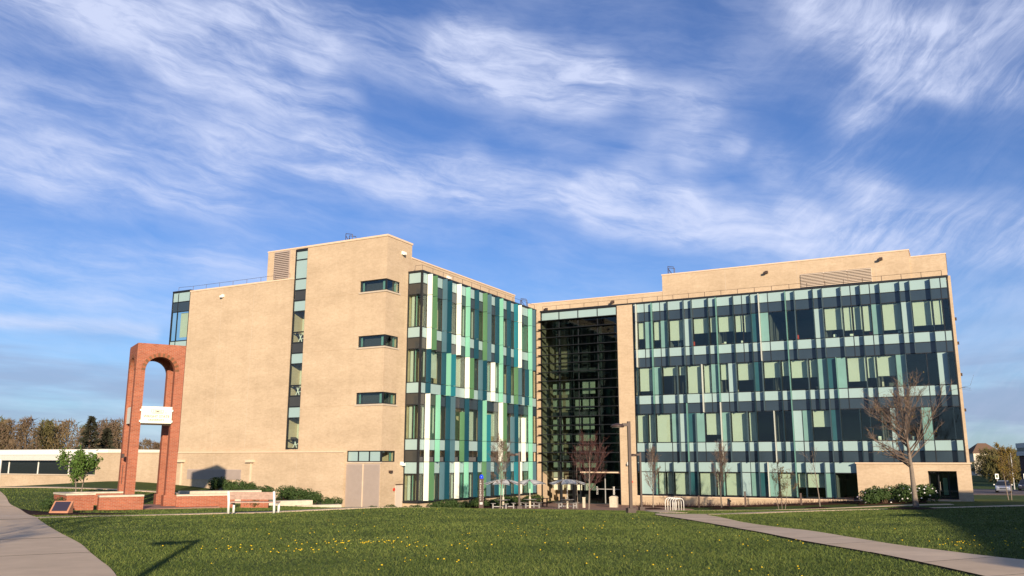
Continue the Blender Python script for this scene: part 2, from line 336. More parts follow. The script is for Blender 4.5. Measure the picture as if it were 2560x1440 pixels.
def part_empty(name, parent):
    """a sub-assembly of a thing that is built in world coordinates"""
    e = bpy.data.objects.new(name, None); COL.objects.link(e); e.empty_display_size = .2
    e.location = (0,0,0); put(e, parent); return e

# ---------------------------------------------------------------- terrain
CTRL = np.array([(28.5, -80.5, -1.5), (18.4, -74.2, -1.42), (23.0, -69.8, -1.45), (29.0, -68.3, -1.42), (8.5, -67.4, -1.6), (40.0, -75.0, -1.4), (12.0, -85.0, -1.4), (20.28, -64.81, -1.5), (17.39, -59.32, -1.64), (11.48, -58.38, -1.69), (18.45, -55.53, -1.76), (5.37, -50.46, -1.81), (8.17, -48.5, -1.88), (11.19, -46.77, -1.95), (13.55, -45.66, -2.03), (1.71, -45.71, -2.22), (3.88, -41.74, -2.5), (7.53, -39.65, -2.61), (10.78, -39.23, -2.57), (3.47, -54.75, -1.94), (-9.58, -48.23, -2.31), (-7.09, -51.5, -2.25), (-4.39, -48.47, -2.23), (-5.84, -56.46, -2.13), (-17.69, -47.26, -1.93), (3.67, -63.82, -1.62), (0.64, -27.45, -3.16), (-4.01, -18.6, -3.65), (-0.22, -30.21, -3.02), (-5.65, -28.85, -3.37), (-52.0, -30.3, -2.65), (-48.0, -24.3, -2.1), (-42.8, -25.8, -1.8), (-31.5, -27.7, -2.1), (-24.4, -27.0, -2.65), (-15.0, -27.5, -3.4), (-10.0, -24.0, -3.9), (-29.82, -38.43, -1.9), (-22.0, -38.15, -2.01), (-9.0, -10.0, -4.0), (-5.0, -1.0, -4.1), (0.0, -1.0, -4.15), (8.0, -1.0, -4.05), (18.2, -1.0, -3.4), (24.0, -2.0, -3.15), (28.8, -2.0, -3.12), (13.3, -39.3, -2.58), (6.71, -18.29, -3.53), (9.98, -7.9, -3.86), (17.55, -6.38, -3.64), (25.64, -22.64, -2.73), (16.1, -39.41, -2.41), (17.35, -19.59, -3.18), (29.02, -53.57, -1.63), (25.91, -54.7, -1.72), (21.87, -51.32, -1.91), (28.12, -36.57, -2.2), (30.84, 4.4, -3.22), (29.85, 49.43, -3.99), (-150.0, -50.0, -2.5), (-100.0, 100.0, -3.0), (100.0, 150.0, -5.0), (100.0, -60.0, -2.0), (60.0, -110.0, -1.5), (-60.0, -120.0, -1.5), (0.0, 300.0, -4.0), (300.0, 0.0, -4.0), (-300.0, 0.0, -4.0), (0.0, -300.0, -2.0), (-25.0, 5.0, -4.0), (10.0, 20.0, -4.0)])
def _fit(c, lam):
    n = len(c); X = c[:, :2]/50; d = np.linalg.norm(X[:, None]-X[None], axis=2)
    K = np.where(d > 0, d*d*np.log(d+1e-12), 0)+lam*np.eye(n)
    Pm = np.c_[np.ones(n), X]; A = np.block([[K, Pm], [Pm.T, np.zeros((3, 3))]])
    return X, np.linalg.solve(A, np.r_[c[:, 2], 0, 0, 0])
_X, _Wt = _fit(CTRL, .004)
def HH(x, y):
    x = np.asarray(x, float); y = np.asarray(y, float); q = np.stack([x, y], -1)/50
    z = np.full(x.shape, _Wt[-3])+q[..., 0]*_Wt[-2]+q[..., 1]*_Wt[-1]
    for c, w in zip(_X, _Wt):
        d2 = (q[..., 0]-c[0])**2+(q[..., 1]-c[1])**2
        z = z+w*.5*d2*np.log(d2+1e-12)
    r = np.hypot(x-5, y+30); t = np.clip((r-140)/160, 0, 1); t = t*t*(3-2*t)
    return z*(1-t)-4.3*t
def G(x, y): return float(HH(np.array([x]), np.array([y]))[0])

def axis(lo, hi, step, far):
    a = list(np.arange(lo, hi+1e-6, step)); s = step; x = lo; L = []
    while x > -far: s *= 1.35; x -= s; L.append(x)
    s = step; x = hi; Rr = []
    while x < far: s *= 1.35; x += s; Rr.append(x)
    return np.array(L[::-1]+a+Rr)
gx = axis(-60, 45, .9, 3000); gy = axis(-90, 12, .9, 3000)
GX, GY = np.meshgrid(gx, gy); GZ = HH(GX, GY)
nx, ny = len(gx), len(gy); V = np.stack([GX, GY, GZ], -1).reshape(-1, 3)
idx = np.arange(nx*ny).reshape(ny, nx)
Fq = np.stack([idx[:-1, :-1], idx[:-1, 1:], idx[1:, 1:], idx[1:, :-1]], -1).reshape(-1, 4)
def np_mesh(name, V, F, m, smooth=True):
    me = bpy.data.meshes.new(name); me.vertices.add(len(V)); me.vertices.foreach_set('co', np.asarray(V, np.float32).ravel())
    k = F.shape[1]; me.loops.add(F.size); me.loops.foreach_set('vertex_index', F.astype(np.int32).ravel())
    me.polygons.add(len(F)); me.polygons.foreach_set('loop_start', np.arange(0, F.size, k, dtype=np.int32))
    me.update(calc_edges=True); me.validate()
    if smooth: me.polygons.foreach_set('use_smooth', np.ones(len(F), bool))
    me.materials.append(MATS[m]); return me
ground = bpy.data.objects.new('ground', np_mesh('ground', V, Fq, 'grass_ground')); COL.objects.link(ground); struct(ground)

# paths draped over the ground
def resample(P, n):
    P = np.array(P, float); s = np.r_[0, np.cumsum(np.linalg.norm(np.diff(P, axis=0), axis=1))]; t = np.linspace(0, s[-1], n)
    return np.stack([np.interp(t, s, P[:, i]) for i in range(2)], -1)
def smooth_line(P, n):
    """Catmull-Rom through the points"""
    P = [np.array(p, float) for p in P]; P = [2*P[0]-P[1]]+P+[2*P[-1]-P[-2]]; o = []
    for i in range(1, len(P)-2):
        for k in range(12):
            t = k/12; a, b, c, d = P[i-1:i+3]; o.append(.5*((2*b)+(c-a)*t+(2*a-5*b+4*c-d)*t*t+(3*b-a-3*c+d)*t**3))
    o.append(P[-2]); return resample(o, n)
PATHPOLY = []
def strip(name, A, B, m, lift=.03, n=80, across=7, avoid=True):
    A = smooth_line(A, n); B = smooth_line(B, n); V = []; F = []
    if avoid: PATHPOLY.append(np.r_[A, B[::-1]])
    for i in range(n):
        for k in range(across):
            p = A[i]*(1-k/(across-1))+B[i]*k/(across-1); V.append((p[0], p[1], 0))
    V = np.array(V); V[:, 2] = HH(V[:, 0], V[:, 1])+lift
    for i in range(n-1):
        for k in range(across-1): a = i*across+k; F.append((a, a+1, a+across+1, a+across))
    o0 = len(V); rim = [i*across for i in range(n)]+[(i*across+across-1) for i in range(n-1, -1, -1)]
    V2 = V[rim].copy(); V2[:, 2] -= .12; V = np.r_[V, V2]; L = len(rim)
    for i in range(L): F.append((rim[i], rim[(i+1) % L], o0+(i+1) % L, o0+i))
    ob = bpy.data.objects.new(name, np_mesh(name, V, np.array(F), m, False)); COL.objects.link(ob); return struct(ob)
def ribbon(P, w):
    P = smooth_line(P, 60); T = np.gradient(P, axis=0); T /= np.linalg.norm(T, axis=1)[:, None]; Nn = np.c_[-T[:, 1], T[:, 0]]
    return P+Nn*w/2, P-Nn*w/2
def slabs(name, A, B, n, lanes=1):
    base = strip(name, A, B, 'path_joint', .012); m = 14; A = smooth_line(A, n*m+1); B = smooth_line(B, n*m+1); rnd_ = random.Random(len(name))
    for i in range(n):
        for l in range(lanes):
            V = []; F = []; k0, k1 = l/lanes, (l+1)/lanes; na = 6; w = MATS['concrete']; dz = rnd_.uniform(.034, .042)
            for q in range(m+1):
                t = i*m+q; f = t+(.05 if q == 0 else -.05 if q == m else 0); f0 = int(min(f, n*m-1)); fr = f-f0; a = A[f0]*(1-fr)+A[f0+1]*fr; b = B[f0]*(1-fr)+B[f0+1]*fr; W_ = np.linalg.norm(b-a); e = .010/W_
                for j in range(na+1):
                    u = k0+(k1-k0)*j/na; u = min(max(u, k0+e), k1-e); V.append((*(a*(1-u)+b*u), 0))
            V = np.array(V); V[:, 2] = HH(V[:, 0], V[:, 1])+dz
            for q in range(m):
                for j in range(na): c = q*(na+1)+j; F.append((c, c+1, c+na+2, c+na+1))
            o = bpy.data.objects.new('slab', np_mesh('slab', V, np.array(F), 'concrete' if rnd_.random() < .6 else 'concrete_pale', False)); COL.objects.link(o); o.parent = base
    return base
rp_lo = [(16.2,-42.6),(17.54,-47.34),(20.44,-51.58),(23.33,-57.14),(25.22,-60.95),(26.79,-63.46),(27.69,-64.99),(28.45,-66.37),(30.4,-70)]
rp_up = [(18.2,-41.4),(18.9,-44.8),(21.04,-49.46),(23.02,-53.53),(24.67,-56.38),(26.04,-59.31),(27.21,-61.51),(28.12,-62.77),(29.25,-63.98),(33,-67)]
slabs('main_path', rp_lo, rp_up, 17)
lp = [(-36,-41.5),(-19.85,-50.28),(-14.28,-53.45),(-9.79,-55.71),(-2.53,-59.96),(3.06,-63.47),(5.73,-65.05),(9.15,-66.96),(12.4,-68.78),(14.45,-70.05),(15.91,-70.94),(17.79,-72.1),(22,-75)]
slabs('left_path', lp, [(x-1.9, y-3.3) for x, y in lp], 15, 2)
A, B = ribbon([(0.6,-62.6),(-.1,-59.6),(.6,-56.6),(1.9,-54.5),(3.9,-53.7),(5.3,-51.9),(6.9,-47.5),(9,-43.3),(12.6,-41.3),(16.6,-42.2)], 1.5)
strip('bench_path', A[::5], B[::5], 'concrete', .022)
A, B = ribbon([(17.0,-42.6),(17.4,-37),(18.2,-31),(20.6,-25.4),(24.8,-19.2),(31.9,-11.2),(40,-3)], 1.9)
strip('far_path', A[::5], B[::5], 'concrete', .026)
A, B = ribbon([(-38,-41.6),(-32,-39.5),(-26,-39.6),(-21.3,-38.4),(-18.5,-35),(-16,-33)], 2.0)
strip('back_path', A[::5], B[::5], 'concrete', .03, n=60)
A, B = ribbon([(13.2,-31),(9.8,-24),(9,-16),(13,-11.5),(22,-8.4),(30,-6.6)], 1.6)
strip('side_path', A[::5], B[::5], 'concrete', .018)
# plaza and beds
strip('plaza', [(-7.6,-24.5),(-8.4,-16),(-8.8,-8),(-8.9,-.4)], [(8.6,-25.2),(9.6,-16),(7.5,-8),(2.2,-.4)], 'pavers', .014, across=17)
strip('mulch_bed', [(-10.3,-23.4),(-10.2,-12),(-10.2,-.6)], [(-7.9,-24.2),(-8.5,-12),(-9.0,-.6)], 'mulch', .05, avoid=False)
strip('mulch_bed_front', [(.4,-.05),(8,-.05),(20.2,-.05)], [(.8,-2.6),(8,-2.9),(20.6,-3.8)], 'mulch', .05, avoid=False)
strip('entrance_bed', [(20.3,-.7),(25.3,-.7)], [(20.6,-5.9),(25.6,-4.9)], 'mulch', .05, n=20, avoid=False)
strip('plaque_bed', [(-12.4,-56.4),(-9.2,-58.2),(-6.0,-58.6),(-2.2,-57.0)], [(-11.2,-55.0),(-8.6,-55.6),(-5.6,-55.2),(-2.6,-55.2)], 'mulch', .03, n=30)
# car park behind the building
strip('car_park', [(24,36),(34,33),(60,22),(110,8)], [(24,70),(40,66),(75,58),(130,50)], 'asphalt', .06, n=60)

# lawn blades, denser close by
rng = np.random.default_rng(4)
def inside(P, poly):
    x, y = P[:, 0], P[:, 1]; r = np.zeros(len(P), bool); j = len(poly)-1
    for i in range(len(poly)):
        xi, yi = poly[i]; xj, yj = poly[j]
        if abs(yj-yi) > 1e-12: r ^= ((yi > y) != (yj > y)) & (x < (xj-xi)*(y-yi)/(yj-yi)+xi)
        j = i
    return r
NB = 620000
rr = 9.5*np.exp(rng.random(NB)*math.log(70/9.5)); aa = YAW+R(40)*(rng.random(NB)*2-1)
P = np.c_[CAM.x-np.sin(aa)*rr, CAM.y+np.cos(aa)*rr]
keep = np.ones(NB, bool)
for q in PATHPOLY: keep &= ~inside(P, q)
keep &= ~inside(P, np.array([(-12.6,-24.8),(-45,-24.8),(-45,-27),(-11.5,-27)]))
keep &= ~((P[:, 0] > -38) & (P[:, 1] > -26) & (P[:, 0] < -7.5)) & ~((P[:, 1] > -3.5) & (P[:, 0] < 29))
P = P[keep]; rr = rr[keep]; n = len(P); z = HH(P[:, 0], P[:, 1])
h = (.016+.028*rng.random(n))*(1+.25*np.sin(P[:, 0]*.9)*np.sin(P[:, 1]*.7)); wd = .0042*np.maximum(1, rr/11); th = rng.random(n)*2*math.pi
lean = .032*rng.normal(size=(n, 2))
V = np.empty((n, 3, 3), np.float32)
V[:, 0] = np.c_[P[:, 0]-np.cos(th)*wd, P[:, 1]-np.sin(th)*wd, z-.004]; V[:, 1] = np.c_[P[:, 0]+np.cos(th)*wd, P[:, 1]+np.sin(th)*wd, z-.004]
V[:, 2] = np.c_[P[:, 0]+lean[:, 0], P[:, 1]+lean[:, 1], z+h]
bm_ = MATS['blade_a'].node_tree; pb = bm_.nodes['Principled BSDF']; src = pb.inputs['Base Color'].links[0].from_socket
gi = bm_.nodes.new('ShaderNodeNewGeometry'); cr = bm_.nodes.new('ShaderNodeValToRGB'); el = cr.color_ramp.elements; cr.color_ramp.interpolation = 'LINEAR'
el[0].position = 0; el[0].color = (.55, .62, .55, 1); el[1].position = 1; el[1].color = (2.3, 1.75, 1.9, 1); e2 = el.new(.5); e2.color = (1, 1, 1, 1); e3 = el.new(.88); e3.color = (1.35, 1.25, 1.1, 1)
bm_.links.new(gi.outputs['Random Per Island'], cr.inputs[0]); mm = bm_.nodes.new('ShaderNodeMix'); mm.data_type = 'RGBA'; mm.blend_type = 'MULTIPLY'; mm.inputs[0].default_value = 1
bm_.links.new(src, mm.inputs[6]); bm_.links.new(cr.outputs[0], mm.inputs[7]); bm_.links.new(mm.outputs[2], pb.inputs['Base Color'])
lawn = bpy.data.objects.new('lawn_grass', np_mesh('lawn_grass', V.reshape(-1, 3), np.arange(n*3).reshape(-1, 3), 'blade_a', False)); COL.objects.link(lawn)
stuff(lawn, 'short green mown grass of the sloping lawn', 'grass')

# ================================================================ the big building
bld = thing('academic_building', 'large tan brick university building with glass curtain walls and coloured vertical fins', 'building', (0,0,-4.1), world=True)
V1 = -25.74; UB = -11.81; U2 = -10.38; FH = 4.6
TOP = 15.66
def wall(name, x0, x1, y0, y1, z0, z1, m='tan_brick', label=None): return U(name, m, x0, x1, y0, y1, z0, z1, bld, label)
def cap(x0, x1, y0, y1, z, t=.16, o=.06): return U('parapet_cap', 'tan_cap', x0-o, x1+o, y0-o, y1+o, z, z+t, bld)

# ---- stair tower and west wing (front plane V1)
LV = [(-5.0, 0.0), (.87, 4.52), (5.46, 9.12), (10.06, 13.70), (14.66, 18.22)]
for i, (a, b) in enumerate(LV):
    wall('wall', -20.28, UB, V1, -22.2, a, b)
for i, (a, b) in enumerate([(0.0, .87), (4.52, 5.46), (9.12, 10.06), (13.70, 14.66)]):
    x = -15.2 if i == 0 else -14.5
    wall('wall', -20.28, x, V1, -22.2, a, b); wall('wall', x, UB, -23.86, -22.2, a, b)
    # corner window let into the notch
    f = MB()
    f.box(x, UB-.05, V1+.10, V1+.19, b-.07, b).box(x, UB-.05, V1+.10, V1+.19, a, a+.07)
    f.box(UB-.14, UB-.05, V1+.19, -23.86, b-.07, b).box(UB-.14, UB-.05, V1+.19, -23.86, a, a+.07)
    f.box(x, x+.07, V1+.10, V1+.19, a+.07, b-.07).box(UB-.17, UB-.05, V1+.10, V1+.22, a+.07, b-.07).box(UB-.14, UB-.05, -23.95, -23.86, a+.07, b-.07)
    if i == 0:
        for q in (1, 2): u = x+(UB-.15-x)*q/3; f.box(u-.04, u+.04, V1+.11, V1+.18, a+.07, b-.07)
    w = f.build('corner_window', 'frame_dark', bld)
    if i == 0:
        for q in range(3):
            d = (UB-.15-x)/3; U('pane', 'light_panel', x+.06+d*q, x-.02+d*(q+1), V1+.15, V1+.17, a+.07, b-.07, w)
    else:
        U('pane', 'slot_glass', x+.07, UB-.17, V1+.14, V1+.15, a+.07, b-.07, w)
        U('blind', 'green_pane', x+.12, x+.26, V1+.3, V1+.33, a+.07, b-.1, w); U('blind', 'green_pane', UB-.55, UB-.32, V1+.3, V1+.33, a+.07, b-.1, w)
    U('pane', 'slot_glass', UB-.10, UB-.09, V1+.22, -23.95, a+.07, b-.07, w)
    U('blind', 'green_pane', UB-.32, UB-.29, -24.25, -24.0, a+.07, b-.1, w)
    if i:
        U('room_wall', 'room_dark', x+.01, UB-.4, -23.93, -23.87, a+.01, b-.01, w); U('room_wall', 'room_dark', x+.002, x+.03, V1+.25, -23.93, a+.01, b-.01, w)
        U('room_wall', 'room_dark', x+.03, UB-.16, V1+.22, -23.93, b-.03, b-.004, w); U('room_wall', 'room_dark', x+.03, UB-.16, V1+.22, -23.93, a+.004, a+.03, w)
        U('room_wall', 'room_dark', x+.3, UB-.6, V1+.5, V1+.55, a+.03, b-.03, w)
    if i: U('window_sill', 'sill_stone', x-.03, UB+.07, V1-.07, V1+.10, a-.13, a, w); U('window_sill', 'sill_stone', UB-.05, UB+.07, V1+.10, -23.82, a-.13, a, w)
    else: U('window_sill', 'sill_stone', x, UB+.05, V1-.05, V1+.10, a-.11, a, w)
cap(-20.28, UB, V1, -22.2, 18.22)
# west part of the wing
wall('wall', -34.32, -21.72, V1, -10, -5, 15.56); cap(-34.32, -21.75, V1, -10, 15.56, .14, .04)
wall('wall', -21.72, -20.28, V1+1.6, -22.2, -5, 18.1)           # behind the stair glass
wall('wall', -21.72, -20.28, V1, V1+1.6, -5, 1.0)
wall('wall', -36.66, -34.32, -23.3, -10, -5, 15.6)
wall('wall', -34.3, UB, -22.2, 14, -5, 15.5); wall('wall', -34.3, -12.6, -9.9, 14, -5, 15.45)
U('stair_wall', 'stair_wall', -21.70, -20.30, V1+1.35, V1+1.58, 1.0, 14.5, bld)
# rooftop plant behind the west parapet
wall('penthouse_wall', -28.5, -19.0, -22.0, -12, 15.4, 19.5); cap(-28.5, -19.0, -22, -12, 19.5, .12, .04)
lv = MB().box(-27.6,-25.7,-22.05,-22.002,15.6,19.45).build('roof_louver', 'louver_metal', bld)
for k in range(21): U('slat', 'louver_metal', -27.55, -25.75, -22.17, -22.04, 15.72+k*.178, 15.80+k*.178, lv)
# stair glass: a stack of panes
sg = MB()
SZ = [18.19, 17.25, 15.54, 14.54, 13.63, 12.68, 10.87, 9.97, 9.07, 8.15, 6.32, 5.44, 4.53, 3.6, 1.78, 1.09]
SK = ['L', 'L', 'L', 'D', 'L', 'V', 'V', 'D', 'L', 'V', 'V', 'D', 'L', 'V', 'V']
sg.box(-21.72,-21.60,V1+.08,V1+.22,1.0,18.22).box(-20.36,-20.28,V1+.08,V1+.22,1.0,18.22)
for i, z in enumerate(SZ): sg.box(-21.60,-20.36,V1+.10,V1+.20,z-(.05 if i else .2),z+.05)
sg = sg.build('stair_window', 'frame_dark', bld)
for i, k in enumerate(SK):
    U('pane', {'L':'light_panel','D':'dark_panel_warm','V':'slot_glass'}[k], -21.60, -20.36, V1+.14, V1+.16, SZ[i+1]+.05, SZ[i]-(.05 if i else .2), sg)
for z in (9.97, 5.44, 1.09):      # stair flights seen through the glass
    m = MB(); m.add([(-21.6,V1+.5,z+.95),(-20.4,V1+.5,z+.1),(-20.4,V1+1.2,z+.1),(-21.6,V1+1.2,z+.95),(-21.6,V1+.5,z+.8),(-20.4,V1+.5,z-.05),(-20.4,V1+1.2,z-.05),(-21.6,V1+1.2,z+.8)],
        [(0,1,2,3),(7,6,5,4),(0,4,5,1),(1,5,6,2),(2,6,7,3),(3,7,4,0)])
    m.build('stair_flight', 'frame_brown', bld)
    m = MB()
    for a, b in (((-21.25,z+.02),(-20.85,z+.72)),((-20.8,z+.02),(-21.1,z+.72)),((-21.0,z+.3),(-20.6,z+.4))): m.tube([(a[0],V1+.42,a[1]),(b[0],V1+.42,b[1])], .035, 5)
    m.build('stair_bracket', 'white_paint', bld)
# glazed corner at the far west end
gz = [(14.73,15.66,'L'),(13.8,14.73,'D'),(11.03,13.8,'V'),(10.13,11.03,'L'),(9.2,10.13,'D'),(6.43,9.2,'V'),(5.53,6.43,'L'),(4.6,5.53,'D'),(1.83,4.6,'V'),(.9,1.83,'L')]
fr = MB(); fr.box(-36.7,-36.58,V1,V1+.12,.8,15.7).box(-34.40,-34.32,V1,V1+.12,.8,15.7).box(-35.95,-35.88,V1+.01,V1+.11,.8,15.5)
for a, b, k in gz: fr.box(-36.58,-34.40,V1+.01,V1+.11,b-.04,b+.04)
fr.box(-36.7,-34.32,V1-.02,V1+1.8,15.7,15.82)
fr = fr.build('corner_glazing', 'frame_dark', bld)
for a, b, k in gz:
    for x0, x1 in ((-36.58,-35.95),(-35.88,-34.40)):
        U('pane', {'L':'light_panel','D':'dark_panel','V':'vision_glass'}[k], x0, x1, V1+.04, V1+.06, a+.04, b-.04, fr)
    if k == 'V': U('blind', 'blind_cloth', -35.7, -34.45, V1+.3, V1+.32, a+.35, b-.1, fr)
wall('room_wall', -36.5, -34.4, V1+1.9, V1+2.2, .8, 15.6, 'room_dark')
# low base that runs west in front of the wing
BZ = .74
for x0, x1 in ((-45, -36), (-36, -26), (-26, -15.2)):
    wall('base_wall', x0, x1, V1-.32, V1-.003 if x0 > -36 else -14, -5, BZ); U('parapet_cap', 'tan_cap', x0-.001, x1, V1-.40, V1-.003 if x0 > -36 else -14, BZ, BZ+.10, bld)
lv = MB().box(-32.6,-26.15,V1-.345,V1-.322,-1.52,-.66).build('wall_louver', 'louver_metal', bld)
for k in range(9): U('slat', 'louver_metal', -32.55, -26.2, V1-.385, V1-.345, -1.49+k*.092, -1.455+k*.092, lv)
for x in (-33.4, -25.1):
    m = MB().box(x-.42,x+.42,V1-.62,V1-.322,-.06,.16).build('wall_light', 'tan_cap', bld)
    U('downpipe', 'tan_cap', x-.05, x+.12, V1-.38, V1-.322, -2.9, -.06, bld)
# louvered doors, plain door, fittings at the tower foot
lv = MB().box(-15.15,-11.86,V1-.045,V1-.012,-4.3,-.16).build('louver_door', 'louver_metal', bld)
for h0, h1 in ((-15.1,-13.52),(-13.42,-11.9)):
    m = MB()
    for k in range(58): m.box(h0, h1, V1-.075, V1-.045, -4.2+k*.069, -4.172+k*.069)
    stuff(m.build('louver_blades', 'louver_metal', lv))
U('door_frame', 'tan_cap', -13.52, -13.42, V1-.085, V1-.045, -4.3, -.16, lv)
dr = U('side_door', 'door_paint', UB+.004, UB+.05, -23.75, -22.80, -4.0, -1.84, bld); 
m = MB().box(UB+.055,UB+.09,-23.78,-22.72,-1.79,-1.73); m.build('door_hood', 'frame_brown', bld)
MB().lathe([(.0,0),(.13,.005),(.13,.06),(.0,.07)], 14).build('fire_bell', 'red_paint', bld).matrix_basis = Matrix.Translation((UB+.01,-23.95,-2.15)) @ Matrix.Rotation(R(90),4,'Y')
for p in ((UB, -23.0, -.15), (UB, -23.6, 17.2)):
    m = MB().box(p[0]+.01,p[0]+.14,p[1]-.16,p[1]+.16,p[2]-.12,p[2]+.16).box(p[0]+.14,p[0]+.36,p[1]-.10,p[1]+.10,p[2]-.16,p[2]+.06); m.build('flood_light', 'white_paint', bld)
m = MB().box(UB+.01,UB+.22,-24.7,-24.4,-.85,-.66); m.build('flood_light', 'bronze', bld)
for x, z in ((-30.07, 14.8),): MB().box(x-.15,x+.15,V1-.12,V1-.003,z-.1,z+.14).box(x-.1,x+.1,V1-.34,V1-.12,z-.16,z+.02).build('flood_light', 'white_paint', bld)
# penthouse over the fin wall
wall('penthouse_wall', -22, UB-.004, -22.2, -3.16, 15.5, 17.05); cap(-22, UB-.004, -22.19, -3.16, 17.05, .12, .05)
wall('wall', -12.6, UB, -3.16, 1.6, -5, 15.55)

# movement joints in the brickwork
for x in (-30.2, -26.3): U('control_joint', 'sill_stone', x, x+.025, V1-.004, V1+.01, .85, 15.5, bld)
for x in (-29.5, -24.9, -20.1): U('control_joint', 'sill_stone', x, x+.025, V1-.324, V1-.31, -3.5, .73, bld)
for z in (9.05, 4.45, 13.62): U('control_joint', 'joint_shade', -20.27, -14.6, V1-.003, V1+.01, z, z+.018, bld)
for z in (9.05, 4.45, 13.62): U('control_joint', 'joint_shade', UB-.01, UB+.003, V1+.05, -22.7, z, z+.018, bld)
for x in (9.2, 16.0, 22.9): U('control_joint', 'sill_stone', x, x+.03, 1.426, 1.44, 16, 18.6, bld)

# ---- window types shared by both curtain walls
VZ = [(11.03, 13.8), (6.43, 9.2), (1.83, 4.6), (-3.08, -.95)]
LZ = [(14.73, 15.66), (10.13, 11.03), (5.53, 6.43), (.93, 1.83), (-.95, 0)]
DZ = [(13.8, 14.73), (9.2, 10.13), (4.6, 5.53), (0, .93)]
FINC = dict(W='fin_white', M='fin_mint', G='fin_green', S='fin_slate', N='fin_navy', T='fin_teal')

# ---- east facing curtain wall with the coloured fins (plane U2, runs along y)
YN = lambda n: -21.83+.788*n
Y0, Y1 = -22.67, -1.0
TIER = {4: (TOP, 9.2), 3: (9.2, 5.53), 2: (5.53, 0.0), 1: (0.0, -3.08)}
E4 = [(0,'W'),(1,'G'),(3,'S'),(4,'N'),(6,'W'),(8,'M'),(10,'N'),(12,'G'),(13,'S'),(15,'N'),(16,'M'),(18,'N'),(20,'T'),(21,'W'),(24,'M'),(25,'S')]
E3 = [(0,'N'),(3,'N'),(4,'M'),(5,'T'),(8,'W'),(9,'G'),(11,'S'),(12,'N'),(14,'W'),(16,'M'),(18,'N'),(20,'G'),(21,'S'),(23,'N'),(24,'M')]
E2 = [(0,'W',5.53),(2,'M',5.53),(4,'N',5.53),(5,'S',5.53),(7,'G',4.3),(8,'N',5.53),(11,'N',5.53),(12,'M',5.53),(13,'T',4.3),(16,'W',5.53),(17,'G',5.53),(19,'S',4.3),(20,'N',5.53),(22,'W',4.3),(24,'M',5.53)]
SPL = [13.8, 11.03, 6.43, 1.83]
m = MB()
m.box(U2-.02, U2+.02, Y0, Y0+.14, -3.2, TOP).box(U2-.12, U2+.02, Y1-.1, Y1, -3.2, TOP)
m.box(U2-1.43, U2+.05, Y0-.03, Y1, TOP, TOP+.16)                # roof edge
m.box(U2-1.43, U2+.04, Y0-.02, Y1, -3.24, -3.08)
lines = sorted(set([z for q in (LZ+DZ+VZ) for z in q]))
for z in lines: m.box(U2-.06, U2+.012, Y0+.14, Y1-.1, z-.035, z+.035)
for z in lines: m.box(UB+.05, U2-.02, Y0+.015, Y0+.08, z-.035, z+.035)
m.box(U2-.16, U2-.02, Y0-.0, Y0+.14, -3.2, TOP).box(UB, UB+.09, Y0, Y0+.12, -3.2, TOP)
ecw = m.build('fin_curtain_wall', 'frame_dark', bld)
random.seed(11)
ALLN = {4: [q[0] for q in E4], 3: [q[0] for q in E3], 2: [q[0] for q in E2], 1: [q[0] for q in E4]}
for fl, (a, b) in zip((4,3,2,1), VZ):
    ns = ALLN[fl]; edges = [Y0+.14]+[YN(q) for q in ns]+[Y1-.1]
    # extra plain mullion where two free modules follow each other
    for i in range(len(edges)-1):
        y0, y1 = edges[i]+.03, edges[i+1]-.03
        zr = [z for z in LZ if a-1.0 < z[0] < b+.95] if fl != 1 else [LZ[4]]
        for z in zr:
            if fl == 4 or z[1] <= b+.01 or fl == 1: U('spandrel_pane', 'light_panel', U2-.045, U2-.02, y0, y1, z[0]+.035, z[1]-.035, ecw)
        for z in [q for q in DZ if abs(q[0]-b) < .01] if fl != 1 else []:
            U('spandrel_pane', 'dark_panel_warm' if i < 2 else 'dark_panel', U2-.045, U2-.02, y0, y1, z[0]+.035, z[1]-.035, ecw)
        U('window_pane', 'vision_glass', U2-.04, U2-.025, y0, y1, a+.035, b-.035, ecw)
        if i and y1-y0 > .75:
            bl = random.random()
            if bl < .62: U('blind', 'blind_cloth', U2-.40, U2-.37, y0+.12, y1-.18, a+.02+(.5 if bl < .2 else 0), b-.06, ecw)
            elif bl < .85: U('blind', 'green_pane', U2-.40, U2-.37, y0+.08, y1-.3, a+.02, b-.05, ecw)
        m = MB().box(U2-.06, U2+.016, edges[i+1]-.03, edges[i+1]+.03, a, b+.93 if fl == 4 else b); m.build('mullion', 'frame_brown', ecw)
# return pane on the south end of the fin wall
for a, b, k in [(z[0],z[1],'L') for z in LZ]+[(z[0],z[1],'D') for z in DZ]+[(z[0],z[1],'V') for z in VZ]:
    x0, x1 = UB+.09, U2-.16
    U('spandrel_pane' if k != 'V' else 'window_pane', {'L':'light_panel','D':'dark_panel_warm','V':'vision_glass'}[k], x0, x1, Y0+.04, Y0+.06, a+.035, b-.035, ecw)
    if k == 'V':
        U('blind', 'blind_cloth', x0+.12, x0+.46, Y0+.32, Y0+.35, a+.05, b-.15, ecw); U('blind', 'green_pane', x0+.46, x0+.66, Y0+.32, Y0+.35, a+.05, b-.05, ecw)
        U('mullion', 'frame_dark', x0+.66, x0+.72, Y0+.02, Y0+.09, a, b, ecw)
for t, lst in ((4, E4), (3, E3), (2, E2), (1, E4)):
    for q in lst:
        z1, z0 = TIER[t]; z1 = q[2] if len(q) > 2 else z1
        if t == 4: z1 = TOP-.05 if q[1] in 'WSGM' else TOP-.05
        cuts = [z1]+[s for s in SPL if z0+.1 < s < z1-.1]+[z0]; y = YN(q[0])
        for k in range(len(cuts)-1):
            U('fin_panel', FINC[q[1]], U2+.015, U2+.46, y-.045, y+.045, cuts[k+1]+.02, cuts[k]-.02, ecw)
